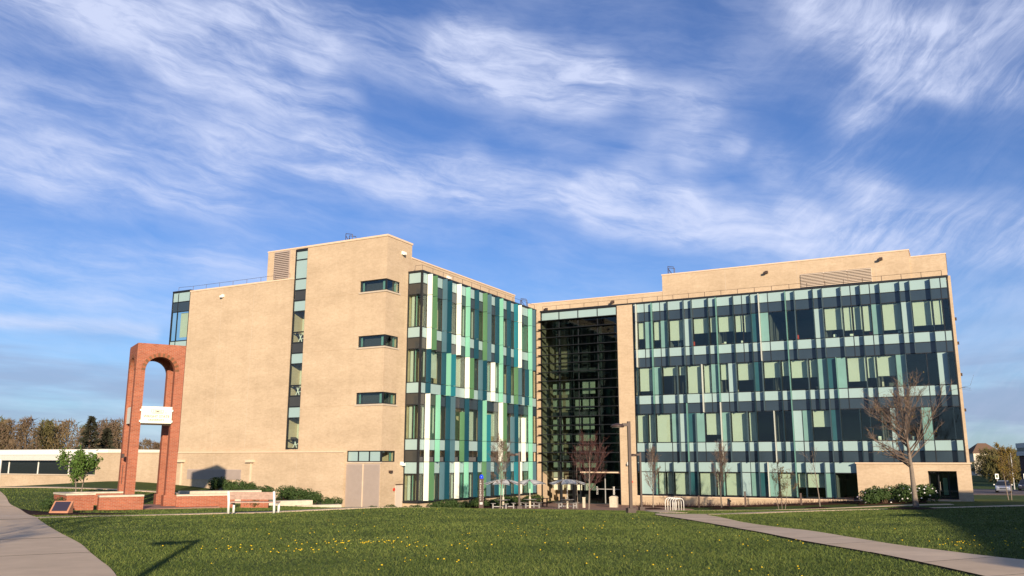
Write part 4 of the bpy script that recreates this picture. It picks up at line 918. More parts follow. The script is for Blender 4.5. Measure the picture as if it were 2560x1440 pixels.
# ================================================================ umbrella tables
def make_table(loc, rz, label):
    t = thing('umbrella_table', label, 'table', loc, rz, group='umbrella tables on the plaza')
    MB().lathe([(.09,0),(.085,.9),(.05,.95)], 12).build('pedestal', 'limestone', t)
    MB().lathe([(.03,.9),(.03,2.0)], 8).build('pole', 'white_paint', t, True)
    MB().lathe([(.05,.70),(.55,.70),(.57,.715),(.55,.73),(.05,.73)], 24).build('table_top', 'furniture_grey', t, True)
    for k in range(4):
        a = k*math.pi/2+.4; m = MB().box(.66,1.02,-.2,.2,.43,.46).build('seat', 'furniture_grey', t, rz=a); MB().box(.80,.90,-.05,.05,0,.43).build('seat_leg', 'furniture_grey', m)
        MB().tube([(.1,0,.2),(.82,0,.2)], .025, 6).build('brace', 'canopy_steel', m)
    for k in range(4):   # arched canopy petals with drooping tips
        a0 = k*math.pi/2; V = []; nr, na = 8, 6
        for i in range(nr+1):
            u = i/nr; r = .16+1.36*u
            for j in range(na+1):
                w = (j/na-.5)*2; ang = a0+w*math.pi/4*.93*(1-.30*u*u); rr_ = r*(1-.07*w*w*u)
                z = 2.06+.26*math.cos(u*1.6)-.06*u-.10*u*u*(w*w-.3)
                V.append((rr_*math.cos(ang), rr_*math.sin(ang), z))
        F = [(i*(na+1)+j, (i+1)*(na+1)+j, (i+1)*(na+1)+j+1, i*(na+1)+j+1) for i in range(nr) for j in range(na)]
        nv = len(V); V += [(x,y,z-.03) for x,y,z in V]; F += [tuple(q+nv for q in f[::-1]) for f in F]
        rim = [j for j in range(na+1)]+[(i*(na+1)+na) for i in range(1,nr+1)]+[nr*(na+1)+j for j in range(na-1,-1,-1)]+[i*(na+1) for i in range(nr-1,0,-1)]
        for i in range(len(rim)): a_, b_ = rim[i], rim[(i+1)%len(rim)]; F.append((b_, a_, a_+nv, b_+nv))
        MB().add(V, F).build('canopy_petal', 'canopy_steel', t, True)
    MB().tube([(0,0,1.95),(0,0,2.42)], .022, 6).build('mast', 'bronze', t)
    return t
tb0 = make_table((-4.6,-19.0,G(-4.6,-19)), R(20), 'umbrella table nearest the emergency phone, its canopy partly behind a young tree')
for (x, y, rz, lb) in ((-3.9,-15.6,70,'umbrella table behind the bronze lamp post at the fin wall'), (-.42,-15.75,35,'umbrella table standing alone on the open plaza before the atrium')):
    c = copy_tree(tb0); c.location = (x, y, G(x,y)); c.rotation_euler = (0,0,R(rz)); c['label'] = lb
t = thing('picnic_table', 'dark slatted picnic table beside the shrubs at the plaza edge', 'table', (-5.3,-11.0,G(-5.3,-11)), R(75))
for k in range(4): MB().box(-1.1,1.1,-.36+k*.18,-.20+k*.18,.72,.76).build('top_plank', 'bronze', t)
for s in (-1, 1):
    MB().box(-1.1,1.1,s*.75-.14,s*.75+.14,.42,.46).build('bench_plank', 'bronze', t)
    MB().box(s*.8-.04,s*.8+.04,-.85,.85,.36,.42).build('crossbar', 'bronze', t); MB().box(s*.8-.04,s*.8+.04,-.3,-.2,0,.72).build('leg', 'bronze', t); MB().box(s*.8-.04,s*.8+.04,.2,.3,0,.72).build('leg', 'bronze', t)
for (x, y, hh, lb) in ((7.0,-3.4,1.05,'low brown marker post left of the tall young tree'), (15.8,-3.2,1.0,'low brown marker post right of the multi-stemmed sapling'), (10.9,-2.4,1.3,'brown marker post against the plinth behind the tall young tree')):
    tag(MB().box(-.07,.07,-.05,.05,-.1,hh).box(-.09,.09,-.065,.065,hh,hh+.03).build('marker_post', 'frame_brown', loc=(x,y,G(x,y)), rz=.3), lb, 'post', 'marker posts along the curtain wall')
for (x, y, lb) in ((5.2,-2.9,'dark bollard light behind the bicycle rack'), (9.6,-2.8,'dark bollard light left of the tall young tree')):
    tag(MB().lathe([(.06,0),(.06,.45),(.14,.47),(.14,.6),(.05,.64)], 12).build('bollard_light', 'bronze', loc=(x,y,G(x,y))), lb, 'lamp', 'bollard lights along the plinth')

# ================================================================ trees
def tree(name, label, x, y, height, trunk_h, spread, seed, r0, bark='bark_grey', twig='twig', nprim=16, up=.55, leaves=None, group=None, forks=1, lean=(0,0), dens=1.0, skew=(0,0), dome=1.0):
    rnd = random.Random(seed); z0 = G(x, y)
    t = thing(name, label, 'tree', (x, y, z0), 0, group)
    tr = MB(); br = MB(); tips = []
    def path(p, d, L, nseg, wob, trop):
        P_ = [Vector(p)]; d = Vector(d).normalized()
        for i in range(nseg):
            d = (d+Vector((rnd.gauss(0,wob), rnd.gauss(0,wob), rnd.gauss(0,wob*.6)+trop))).normalized(); P_.append(P_[-1]+d*(L/nseg))
        return P_
    for f in range(forks):
        b = Vector(((f-(forks-1)/2)*.22, (f%2)*.1, -.15)); ld = Vector((lean[0]+(f-(forks-1)/2)*.16, lean[1]+rnd.gauss(0,.03)*(forks>1), 1))
        T = path(b, ld, height*.93*(1-.06*f), 12, .018, .03); rads = [r0*(1.25 if i == 0 else (1-i/12.5)**.8)*(.75 if forks > 1 else 1) for i in range(13)]
        tr.tube(T, rads, 8)
        for k in range(int(nprim*dens/forks)+2):
            u = trunk_h/height+(1-trunk_h/height)*(k+rnd.random()*.8)/(nprim*dens/forks+2); u = min(u, .97)
            i = u*12; i0 = min(11, int(i)); p = T[i0].lerp(T[i0+1], i-i0); a = rnd.random()*6.283
            q = (u-trunk_h/height)/(1-trunk_h/height); out_ = spread*(1-q**1.6*.8)*(.7+.4*rnd.random())*(.72+.28*min(1, q*5))
            dv = Vector((math.cos(a)+skew[0], math.sin(a)+skew[1], up*(.7+.9*rnd.random())*dome+q*.9)).normalized()
            L = out_/max(.35, math.hypot(dv.x, dv.y)); L = min(L, spread*1.9)
            B = path(p, dv, L, 7, .07, .045); rb = max(.012, r0*.42*(1-u*.7)); br.tube(B, [rb*(1-j/8.2) for j in range(8)], 4, False)
            for s in range(int(9*dens)):
                v = .25+.75*rnd.random(); j = min(6, int(v*7)); pp = B[j].lerp(B[j+1], v*7-j); ds = (B[j+1]-B[j]).normalized()
                d2 = (ds+Vector((rnd.gauss(0,.55), rnd.gauss(0,.55), rnd.gauss(.12,.4)))).normalized(); L2 = L*(.16+.26*rnd.random())*(1.15-v*.5)
                S = path(pp, d2, L2, 4, .09, .04); br.tube(S, [rb*.38*(1-m_/5) for m_ in range(5)], 3, False)
                for w in range(int(5*dens)):
                    g = rnd.random(); jj = min(3, int(g*4)); p3 = S[jj].lerp(S[jj+1], g*4-jj); d3 = ((S[jj+1]-S[jj]).normalized()+Vector((rnd.gauss(0,.6), rnd.gauss(0,.6), rnd.gauss(.1,.4)))).normalized()
                    e = p3+d3*L2*(.25+.4*rnd.random()); br.tube([p3, e], [max(.007, rb*.16), .004], 3, False); tips.append(e); tips.append(p3)
    tr.build('trunk', bark, t, True); br.build('crown', twig, t)
    if leaves:
        m_, n_, sz, sp = leaves; lm = MB()
        for k in range(n_):
            c = rnd.choice(tips)+Vector((rnd.gauss(0,sp), rnd.gauss(0,sp), rnd.gauss(0,sp))); a = Vector((rnd.gauss(0,1), rnd.gauss(0,1), rnd.gauss(0,1))).normalized(); b = a.orthogonal().normalized(); s = sz*(.6+.8*rnd.random())
            lm.add([c-a*s, c+b*s*.55, c+a*s, c-b*s*.55], [(0,1,2,3)])
        lm.build('foliage', m_, t)
    return t
def mound(x, y, r, label):
    m = MB().lathe([(r,-.12),(r*.98,.0),(r*.6,.07),(.15,.12),(.02,.125)], 22); o = m.build('mulch_mound', 'mulch', loc=(x, y, G(x,y)+.02)); o['kind'] = 'structure'; return o
tree('bare_tree', 'large bare tree with a pale trunk before the entrance block', 25.7,-23.4, 6.6, 2.75, 3.0, 23, .17, nprim=36, up=.55, dens=1.2, skew=(-.28,-.1), leaves=('leaf_olive', 260, .05, .03)); mound(25.7,-23.4,1.6,'')
G3 = 'young trees along the curtain wall'
tree('young_tree', 'young bare tree just right of the bronze lamp post, before the curtain wall', 5.05,-10.4, 5.5, 1.35, .85, 31, .055, nprim=26, dens=1.3, up=1.5, group=G3); mound(5.05,-10.4,.9,'')
tree('young_tree', 'tall young bare tree in a mulch ring casting its shadow on the glass', 10.15,-7.9, 5.7, 1.5, .95, 32, .06, nprim=28, dens=1.3, up=1.5, group=G3); mound(10.15,-7.9,1.1,'')
tree('young_tree', 'sparse young tree with a pale trunk left of the entrance block', 18.05,-8.3, 4.9, 1.9, 1.15, 33, .055, bark='bark_grey', twig='bark_grey', nprim=9, up=1.1, dens=.6, group=G3); mound(18.05,-8.3,1.2,'')
tree('sapling', 'multi-stemmed sapling with a few small leaves before the glass wall', 15.4,-9.8, 3.4, .7, 1.15, 34, .035, nprim=14, up=1.0, forks=3, leaves=('leaf_olive', 420, .05, .05))
tree('plaza_tree', 'young tree with a pale leaning trunk in front of the umbrella tables', -.55,-27.0, 4.9, 1.55, .95, 35, .05, nprim=24, dens=1.3, up=1.4, lean=(.06,.02))
tree('plaza_tree', 'reddish bare tree on the plaza before the atrium glass', 3.85,-21.5, 4.9, 1.45, 1.75, 36, .075, twig='twig_red', nprim=24, up=1.0, dens=1.15)
tree('plaza_tree', 'thin bare sapling left of the reddish plaza tree', 1.55,-18.2, 5.2, 1.9, .7, 37, .04, twig='twig_red', nprim=9, up=1.6, dens=.7)
tree('leafy_tree', 'small green leafy tree with two stems behind the low brick wall', -17.7,-47.3, 2.15, .85, 1.12, 38, .06, nprim=14, up=.7, forks=2, leaves=('leaf_green', 3600, .07, .10), dens=.9)
tree('budding_tree', 'brown budding tree with two thin trunks beside the car park', 31.7,7.4, 5.0, 1.5, .68, 39, .06, nprim=20, up=1.6, forks=2, leaves=('leaf_olive', 2400, .06, .09))

# ================================================================ shrubs
def bush_mesh(name, m, n, rx, rz_, size, seed, flowers=0):
    rnd = random.Random(seed); mb = MB()
    bl = [(Vector((rnd.gauss(0,.45)*rx, rnd.gauss(0,.45)*rx, rz_*(.35+.55*rnd.random()))), .45+.25*rnd.random()) for _ in range(11)]
    for k in range(n):
        c, s = rnd.choice(bl); d = Vector((rnd.gauss(0,1), rnd.gauss(0,1), rnd.gauss(0,1))).normalized(); p = c+Vector((d.x*rx*s, d.y*rx*s, d.z*rz_*s*.75))*(.75+.3*rnd.random())
        if p.z < .02: p.z = .02+abs(p.z)*.3
        a = (d+Vector((rnd.gauss(0,.5), rnd.gauss(0,.5), rnd.gauss(0,.5)))).normalized(); b = a.orthogonal().normalized(); b.rotate(Matrix.Rotation(rnd.random()*6.28, 3, a)); e = a.cross(b); s2 = size*(.6+.8*rnd.random())
        mb.add([p-b*s2, p+e*s2*.5, p+b*s2, p-e*s2*.5], [(0,1,2,3)])
    return mb.mesh(name, m)
def stems_mesh(r, h_, seed):
    rnd = random.Random(seed); mb = MB()
    for k in range(7): a = rnd.random()*6.28; mb.tube([(0.05*math.cos(a),.05*math.sin(a),-.05),(r*.5*math.cos(a),r*.5*math.sin(a),h_*.6)], [.02,.01], 4)
    return mb.mesh('stems', 'bark_brown')
BM = [bush_mesh('foliage', 'leaf_dark', 2600, .62, .80, .055, s) for s in (1,2,3)]; SM = stems_mesh(.6,.8,4)
FL = [MB() for _ in range(2)]
for i, f in enumerate(FL):
    rnd = random.Random(50+i)
    for k in range(13):
        d = Vector((rnd.gauss(0,1), rnd.gauss(0,1)-.5, rnd.gauss(.3,.8))).normalized(); p = Vector((d.x*.72, d.y*.72, .45+d.z*.42)); f.lathe([(.01,-.03),(.045,-.01),(.05,.02),(.02,.045)], 6, p)
FM = [FL[0].mesh('blossoms','blossom'), FL[1].mesh('blossoms','blossom_purple')]
def bush(x, y, s, label, group, k=0, fl=None, sz=1.0):
    t = thing('shrub', label, 'shrub', (x, y, G(x,y)-.02), random.Random(x*7+y).random()*6.28, group); t.scale = (s, s, s*sz)
    for n_, me in (('foliage', BM[k%3]), ('stems', SM)):
        o = bpy.data.objects.new(n_, me); COL.objects.link(o); o.parent = t
    if fl is not None: o = bpy.data.objects.new('blossoms', FM[fl]); COL.objects.link(o); o.parent = t
    return t
ORD = ['first','second','third','fourth','fifth','sixth','seventh','eighth','ninth']
for k, (u, s) in enumerate(((-27.6,1.15),(-25.5,1.10),(-23.6,1.05),(-21.6,1.0),(-19.6,1.2),(-17.9,1.15),(-16.4,1.05),(-14.6,.8))):
    bush(u, V1-1.5-.12*k, s, 'round dark shrub below the tan wall, %s from the left in its row' % ORD[k], 'shrubs in a row along the tan wall', k)
for k, (x, y, s) in enumerate(((-11.6,-27.0,.5),(-10.4,-26.4,.7),(-9.6,-25.4,.6),(-8.9,-24.9,.75))):
    bush(x, y, s, 'small low shrub at the tower foot, %s from the left' % ORD[k], 'small shrubs at the tower corner', k, sz=.8)
for k in range(13):
    y = -21.5+k*1.55; x = -9.45+.25*math.sin(k*2.1)
    bush(x, y, .95+.15*math.sin(k*1.7), 'low evergreen shrub under the fin wall, %s from the near end of its bed' % (ORD+['tenth','eleventh','twelfth','thirteenth'])[k], 'evergreen shrubs in the bed under the fin wall', k, sz=.85)
for k, (x, y, s, fl, lb) in enumerate(((21.4,-4.6,1.3,1,'shrub with pale purple blossom at the corner of the entrance block'),(22.5,-4.4,1.45,0,'green shrub with white blossom, left of three before the entrance wall'),(23.95,-3.9,1.5,0,'green shrub with white blossom, middle of three before the entrance wall'),(25.3,-3.3,1.45,0,'green shrub with white blossom beside the pale trunk of the large tree'))):
    bush(x, y, s, lb, 'flowering shrubs before the entrance wall', k, fl)
bush(-8.3,-55.2,.62,'small green shrub between the plaque and the brick wall','shrubs by the arch',1,sz=1.1)
bush(-5.6,-45.6,.55,'small green shrub behind the left leg of the bench','shrubs by the arch',2)
rnd = random.Random(77); m = MB()
for k in range(900):       # dry reddish ground cover along the plinth
    x = rnd.uniform(.6,20.0); y = rnd.uniform(-2.2,-.3); z = G(x,y)+.04; p = Vector((x,y,z)); d = Vector((rnd.gauss(0,.35), rnd.gauss(0,.35), 1)).normalized(); m.tube([p, p+d*rnd.uniform(.15,.48)], [.012,.004], 3, False)
stuff(m.build('dry_ground_cover', 'twig_red'), 'dry reddish ground cover along the foot of the glass wall', 'ground cover')

# ================================================================ low white building on the left
lb = thing('low_building', 'low pale building with a white fascia and a ribbon of dark windows', 'building', (-56,-22,-2.6), world=True)
LY = -22.4
m = U('wall', 'tan_brick', -49.2, -47.6, LY+.02, LY+9, -5, 1.0, lb)
U('base_wall', 'tan_brick', -70, -49.2, LY, LY+9, -5, -1.45, lb); U('coping', 'sill_stone', -70, -49.15, LY-.08, LY+.3, -1.45, -1.33, lb)
U('fascia', 'grey_fascia', -72, -47.6, LY-.55, LY+9.3, .08, .66, lb); U('fascia_top', 'white_paint', -72, -47.4, LY-.62, LY+9.3, .66, 1.18, lb)
U('roof', 'roof_gravel', -72, -47.6, LY-.4, LY+9, 1.18, 1.22, lb)
U('back_wall', 'room_dark', -70, -49.3, LY+3, LY+3.2, -1.4, .1, lb)
for k in range(4):
    x = -69.6+k*5.1
    if x < -49.4: U('mullion', 'white_paint', x, x+.12, LY+.06, LY+.2, -1.33, .08, lb)
    if x < -49.4: U('window_pane', 'window_glossy', x+.12, min(x+5.1, -49.2), LY+.12, LY+.14, -1.33, .08, lb)
w = U('window_frame', 'sill_stone', -48.9, -47.85, LY-.01, LY+.03, -.98, .02, lb); U('pane', 'window_glossy', -48.84, -47.9, LY-.03, LY-.012, -.9, -.02, lb)
U('connecting_wall', 'tan_brick', -47.6, -45.0, LY+.6, LY+6, -5, .78, lb)
t = thing('glass_door', 'white framed glass door at the left end of the low building', 'door', (-50.4,-32.6,G(-50.4,-32.6)), R(15))
m = MB().box(-1.1,-.98,-.06,.06,0,2.7).box(.62,.86,-.06,.06,0,2.7).box(-.98,.62,-.06,.06,2.55,2.7).box(-.98,.62,-.05,.05,1.15,1.25).box(-.98,.62,-.06,.06,0,.15); m.build('frame', 'white_paint', t)
MB().box(-.98,.62,-.012,.012,.15,1.15).box(-.98,.62,-.012,.012,1.25,2.55).build('pane', 'window_glossy', t)
o = MB().lathe([(.9,0),(.88,.3),(.62,.62),(.25,.78),(.03,.8)], 14).build('roof_dome', 'white_paint', lb, True); o.location = (-44.6,-16,1.0)

# ================================================================ far background
def wood(name, label, spots, m, seed, tw=.55):
    rnd = random.Random(seed); mb = MB()
    for x, y, hgt, wd_ in spots:
        z = G(x, y); mb.tube([(x,y,z),(x+rnd.gauss(0,.3),y,z+hgt*.8)], [.28,.08], 4, False)
        for k in range(7):
            a = rnd.random()*6.28; q = rnd.uniform(.2,.7); mb.tube([(x,y,z+hgt*q*.8),(x+math.cos(a)*wd_*.8,y+math.sin(a)*wd_*.8,z+hgt*(q+.28))], [.10,.02], 3, False)
        for k in range(620):
            u = rnd.random()**.8; a = rnd.random()*6.28; r_ = wd_*math.sqrt(rnd.random())*(math.sin(min(1, u*1.25+.12)*math.pi*.92)+.18)
            p = Vector((x+r_*math.cos(a), y+r_*math.sin(a), z+hgt*(.14+.86*u))); d = Vector((rnd.gauss(0,.8), rnd.gauss(0,.8), rnd.gauss(.7,.7))).normalized(); e = d.orthogonal().normalized(); s = tw*(.5+rnd.random())
            mb.add([p-e*s*.15, p+e*s*.15, p+d*s*1.7], [(0,1,2)])
    return stuff(mb.build(name, m), label, 'trees')
def polar(px, r):      # bearing of a photo column, in degrees off the view axis
    a = YAW-math.atan((px-1280)/2113.7/math.cos(PITCH)*1.0); return CAM.x-math.sin(a)*r, CAM.y+math.cos(a)*r
rnd = random.Random(5); SPT = []
for k in range(74):
    px = rnd.uniform(-420, 330); r_ = rnd.uniform(215, 300); x, y = polar(px, r_); SPT.append((x, y, rnd.uniform(11.5,14.2)*r_/255, rnd.uniform(3,4.6)))
SPG = [q for i, q in enumerate(SPT) if i % 5 == 0]; SPT = [q for i, q in enumerate(SPT) if i % 5]
wood('far_wood', 'brown bare wood rising behind the low white building', SPT, 'wood_far', 1)
wood('far_wood', 'yellowish budding trees mixed into the brown wood on the left', SPG, 'wood_far_green', 2)
SPT = [(*polar(rnd.uniform(300, 560), rnd.uniform(260, 320)), rnd.uniform(8.5,10.0), rnd.uniform(3,4)) for k in range(22)]
wood('far_wood', 'lower brown wood seen through the brick arch', SPT, 'wood_far', 3)
SPT = [(*polar(rnd.uniform(2405, 2760), rnd.uniform(200, 330)), rnd.uniform(4.5,7.0), rnd.uniform(3,4.5)) for k in range(48)]
wood('far_wood', 'olive brown trees behind the car park at the right edge', SPT, 'wood_far_green', 4)
def conifer(px, r_, hgt, wd_, label, seed):
    rnd = random.Random(seed); x, y = polar(px, r_); z = G(x, y); t = thing('conifer', label, 'tree', (x, y, z)); mb = MB()
    MB().tube([(0,0,-.2),(0,0,hgt)], [.3,.03], 6).build('trunk', 'bark_brown', t)
    for k in range(2100):
        u = rnd.random(); a = rnd.random()*6.28; rr_ = wd_*(1-u)**.85*(.35+.65*rnd.random()**.5)*(.75+.35*math.sin(u*46)+.15*math.sin(a*5+u*9)); p = Vector((rr_*math.cos(a), rr_*math.sin(a), hgt*(.1+.9*u)-rr_*.18))
        d = Vector((math.cos(a), math.sin(a), -.25+rnd.gauss(0,.25))).normalized(); e = d.orthogonal().normalized(); e.rotate(Matrix.Rotation(rnd.random()*6, 3, d)); s = .45*(.5+rnd.random()); mb.add([p-e*s*.35, p+e*s*.35, p+d*s*1.5], [(0,1,2)])
    mb.build('crown', 'leaf_needle', t); return t
conifer(262, 195, 11.8, 3.6, 'dark pointed conifer standing out before the brown wood', 1)
conifer(302, 200, 9.6, 2.8, 'smaller dark conifer half hidden by the left arch leg', 2)
# far house, brown building, pylon, road lamps, signs
x, y = polar(2412, 300); t = thing('far_house', 'pale house with a brown hip roof on the far rise', 'house', (x, y, G(x,y)), R(20))
MB().box(-4,4,-3.5,3.5,-1,6.6).build('wall', 'far_wall', t); MB().add([(-4.4,-3.9,6.6),(4.4,-3.9,6.6),(4.4,3.9,6.6),(-4.4,3.9,6.6),(-1.2,0,9.6),(1.2,0,9.6)], [(0,1,5,4),(1,2,5),(2,3,4,5),(3,0,4),(3,2,1,0)]).build('roof', 'roof_brown', t)
MB().box(2.0,3.0,-3.55,-3.5,4.2,5.6).build('window', 'window_glossy', t)
x, y = polar(2462, 260); t = thing('far_house', 'low house with a red-brown roof among the trees at right', 'house', (x, y, G(x,y)), R(30))
MB().box(-2.6,2.6,-2,2,-1,3.4).build('wall', 'far_wall', t); MB().add([(-3,-2.4,3.4),(3,-2.4,3.4),(3,2.4,3.4),(-3,2.4,3.4),(-2.2,0,4.9),(2.2,0,4.9)], [(0,1,5,4),(1,2,5),(2,3,4,5),(3,0,4),(3,2,1,0)]).build('roof', 'roof_brown', t)
x, y = polar(2592, 165); t = thing('brown_building', 'flat roofed dark brown building cut by the right edge', 'building', (x, y, G(x,y)), R(8))
MB().box(-3.6,14,0,10,-1,5.2).build('wall', 'far_brown', t); MB().box(-3.9,14.3,-.3,10.3,5.2,5.9).build('fascia', 'grey_fascia', t); MB().box(-3.8,14.2,-.2,10.2,5.9,6.5).build('dark_band', 'frame_dark', t); MB().box(-3.9,14.3,-.3,10.3,6.5,7.3).build('roof_edge', 'grey_fascia', t)
x, y = polar(2536, 480); t = thing('power_pylon', 'thin power pylon with two cross arms above the trees at right', 'pylon', (x, y, G(x,y)), R(15))
MB().tube([(0,0,0),(0,0,20.5)], [.5,.12], 6).build('mast', 'galv', t)
for z, w in ((17.4, 2.4), (12.9, 2.8)):
    MB().tube([(-w,0,z),(w,0,z)], .14, 5).tube([(-w,0,z),(0,0,z+1.6)], .07, 4).tube([(w,0,z),(0,0,z+1.6)], .07, 4).build('cross_arm', 'galv', t)
    for s in (-w, w): MB().tube([(s,0,z),(s,0,z-1.6)], .09, 5).build('insulator', 'galv', t)
for px, r_, hgt, lb_ in ((2479,150,5.6,'grey car park lamp with a bent head beside the silver car'), (2552,135,7.4,'pale pole at the right edge before the brown building')):
    x, y = polar(px, r_); t = thing('car_park_lamp', lb_, 'lamp post', (x, y, G(x,y)), R(30), group='car park lamps'); MB().tube([(0,0,0),(0,0,hgt)], [.10,.06], 8).build('pole', 'galv', t); MB().tube([(0,0,hgt),(-.5,0,hgt+.25)], .05, 6).build('arm', 'galv', t); MB().box(-1.0,-.45,-.14,.14,hgt+.2,hgt+.32).build('lamp_head', 'galv', t)
for px, r_, lb_ in ((2440,128,'small pale parking sign behind the silver car'), (2508,131,'small pale parking sign beside the dark car')):
    x, y = polar(px, r_); t = thing('parking_sign', lb_, 'sign', (x, y, G(x,y)), R(10), group='parking signs'); MB().box(-.03,.03,-.03,.03,0,2.4).build('post', 'galv', t); MB().box(-.2,.2,-.05,-.031,1.75,2.4).build('panel', 'white_paint', t); MB().box(-.1,.1,-.056,-.05,1.9,2.25).build('symbol', 'leaf_dark', t)
def car(px, r_, paint, label, rz, back=False):
    x, y = polar(px, r_); t = thing('parked_car', label, 'car', (x, y, G(x,y)+.08), rz, group='cars in the car park')
    # front points along -y; stations (y, half width, z low, z belt, z roof, roof half width)
    st = [(-2.2,.72,.38,.62),(-2.1,.82,.26,.72),(-1.3,.88,.22,.86),(-.7,.90,.22,.93),(.6,.90,.22,.96),(1.6,.88,.24,.98),(2.15,.82,.30,.92),(2.25,.74,.42,.8)]
    V = []; F = []
    for y_, w, z0, z1 in st:
        for px_, pz in ((-w*.96,z0),(-w,z0+(z1-z0)*.45),(-w*.95,z1-.05),(-w*.80,z1),(w*.80,z1),(w*.95,z1-.05),(w,z0+(z1-z0)*.45),(w*.96,z0)): V.append((px_,y_,pz))
    for i in range(len(st)-1):
        for k in range(8): F.append((i*8+k, i*8+(k+1)%8, (i+1)*8+(k+1)%8, (i+1)*8+k))
    F += [tuple(range(8))[::-1], tuple(range((len(st)-1)*8, len(st)*8))]
    MB().add(V, F).build('body', paint, t, False)
    gl = [(-1.0,.74,.92),(-.35,.60,1.40),(.75,.60,1.42),(1.65,.72,.96)]; V = []; F = []
    for y_, w, z in gl: V += [(-w,y_,z),(w,y_,z)]
    V += [(-.80,-.9,.9),(.80,-.9,.9),(.80,1.6,.95),(-.80,1.6,.95)]
    F = [(0,1,3,2),(4,5,7,6),(0,2,4,6,11,8),(1,9,10,7,5,3)]; MB().add(V, F).build('windows', 'car_glass', t)
    MB().add([(-.61,-.36,1.405),(.61,-.36,1.405),(.61,.76,1.425),(-.61,.76,1.425),(-.52,-.25,1.46),(.52,-.25,1.46),(.52,.66,1.47),(-.52,.66,1.47)], [(0,3,2,1),(4,5,6,7),(0,1,5,4),(1,2,6,5),(2,3,7,6),(3,0,4,7)]).build('roof', paint, t)
    for s in (-1, 1):
        for y_ in (-1.35, 1.4):
            m_ = MB().lathe([(.20,-.1),(.32,-.1),(.33,0),(.32,.1),(.20,.1)], 16); o_ = m_.build('wheel', 'tyre', t); o_.matrix_basis = Matrix.Translation((s*.78,y_,.26)) @ Matrix.Rotation(R(90),4,'Y')
            r2 = MB().lathe([(.03,-.105),(.20,-.103),(.20,.103),(.03,.105)], 12).build('rim', 'galv', o_)
        MB().add([(s*.42,-2.185,.60),(s*.70,-2.135,.60),(s*.70,-2.09,.73),(s*.42,-2.13,.72),(s*.42,-2.1,.60),(s*.70,-2.05,.60),(s*.70,-2.0,.73),(s*.42,-2.05,.72)], [(0,1,2,3),(0,4,5,1),(1,5,6,2),(2,6,7,3),(3,7,4,0)]).build('headlight', 'lamp_glass', t)
        MB().box(min(s*.90,s*1.06),max(s*.90,s*1.06),-.72,-.62,.92,1.05).build('mirror', 'white_paint' if paint == 'car_silver' else paint, t)
    MB().box(-.36,.36,-2.215,-2.195,.46,.58).build('grille', 'tyre', t)
    return t
car(2453, 127, 'car_silver', 'silver car parked facing the lawn beside the building corner', R(-4)); car(2507, 141, 'car_dark', 'dark blue car parked further back in the shade', R(-6))

# ================================================================ unseen building and trees outside the frame that shade the lawn
def shade_tree(x, y, hgt, rad, zc, label, seed, n=2600, size=.22, kind='shade_tree'):
    rnd = random.Random(seed); t = thing(kind, label, 'tree', (x, y, G(x,y))); MB().tube([(0,0,-.2),(.1,0,hgt*.5),(0,.1,hgt*.9)], [.22,.15,.04], 8).build('trunk', 'bark_brown', t); mb = MB()
    bl = [(Vector((rnd.gauss(0,.42)*rad, rnd.gauss(0,.42)*rad, zc+rnd.gauss(0,.42)*rad)), rad*rnd.uniform(.28,.5)) for _ in range(16)]
    for k in range(n):
        c, s = rnd.choice(bl); d = Vector((rnd.gauss(0,1), rnd.gauss(0,1), rnd.gauss(0,1))).normalized(); p = c+d*s*rnd.random()**.4; a = Vector((rnd.gauss(0,1), rnd.gauss(0,1), rnd.gauss(0,1))).normalized(); b = a.orthogonal().normalized(); s2 = size*(.6+.8*rnd.random()); mb.add([p-a*s2, p+b*s2*.6, p+a*s2, p-b*s2*.6], [(0,1,2,3)])
    mb.build('crown', 'leaf_dark', t); return t
bb = thing('shade_building', 'unseen long brick building added right of the frame to shade the lawn', 'building', (56,-56,G(56,-56)), world=True)  # unseen building added to cast the dark patch over the right lawn
U('wall', 'tan_brick', 48.7, 64, -87.5, -26.5, -5, 5.6, bb); U('parapet_cap', 'tan_cap', 48.5, 64.2, -87.7, -26.3, 5.6, 5.85, bb)
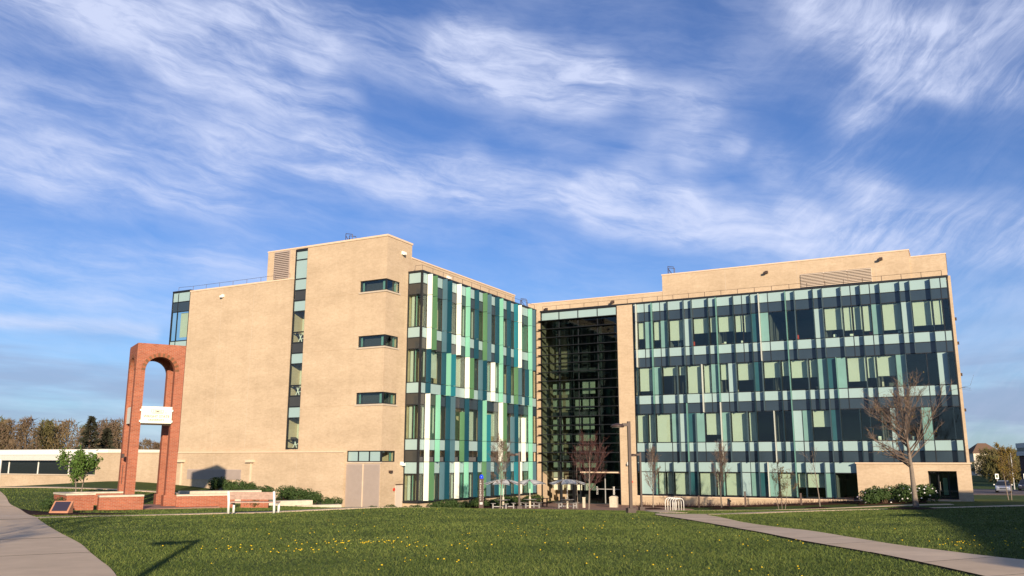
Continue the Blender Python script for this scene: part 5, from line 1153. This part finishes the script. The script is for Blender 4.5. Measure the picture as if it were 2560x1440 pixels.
for k in range(15):
    for z in (-.6, 2.6): f = U('window', 'frame_dark', 48.62, 48.7, -85+k*4, -83+k*4, z, z+1.9, bb); U('pane', 'window_glossy', 48.58, 48.62, -84.9+k*4, -83.1+k*4, z+.1, z+1.8, bb)
shade_tree(46.3,-62,7.2,1.9,5.6,'unseen leafy tree added before the long brick building right of the frame',1,1800,.22)  # both trees added along the building to soften its shadow edge
shade_tree(46.0,-44,7.0,1.9,5.4,'second unseen leafy tree added before the long brick building, nearer the entrance',2,1800,.22)
tree('path_tree', 'bare tree left of the camera whose shadow crosses the path', 21.6,-83.2, 7.2, 2.6, 2.2, 61, .10, nprim=20, up=.8, leaves=('leaf_olive', 500, .08, .06))

# ================================================================ dandelions
dm = MB(); dm.tube([(0,0,0),(.004,0,.055)], [.003,.0025], 4)
DS = dm.mesh('stem', 'stem_green'); dh = MB().lathe([(.004,.050),(.021,.058),(.024,.066),(.014,.074),(.003,.076)], 9); DHm = dh.mesh('flower_head', 'petal_yellow', True)
rnd = random.Random(9); spots = []
for cx_, cy_, n_, sp in ((17.22,-66.46,22,.5),(17.8,-66.0,16,.4),(18.1,-65.7,10,.45),(18.97,-66.05,14,.5),(17.7,-67.9,16,.5),(17.3,-68.4,10,.4),(15.0,-63.2,10,1.0),(20.6,-68.5,10,.35),(19,-59.6,8,1.2),(18.9,-62.7,14,1.3),(28.7,-60.6,34,.75),(25.2,-61.2,10,.5),(23,-65.7,10,.7),(25.3,-67.3,10,.5),(15.7,-68.1,8,.6),(29.6,-60.9,12,.5)):
    for k in range(n_): spots.append((rnd.gauss(cx_,sp), rnd.gauss(cy_,sp)))
for k in range(62): spots.append(polar(rnd.uniform(560,2540), 13*math.exp(rnd.random()*1.0)))
Pn = np.array(spots); ok = np.ones(len(Pn), bool)
for q in PATHPOLY: ok &= ~inside(Pn, q)
for (x, y), k in zip(spots, ok):
    if not k: continue
    t = thing('dandelion', 'small yellow dandelion in the lawn', 'flower', (x, y, G(x,y)), rnd.random()*6, 'dandelions dotted over the lawn'); s = rnd.uniform(.42,.75); t.scale = (s, s, s*1.1)
    for n_, me in (('stem', DS), ('flower_head', DHm)): o = bpy.data.objects.new(n_, me); COL.objects.link(o); o.parent = t
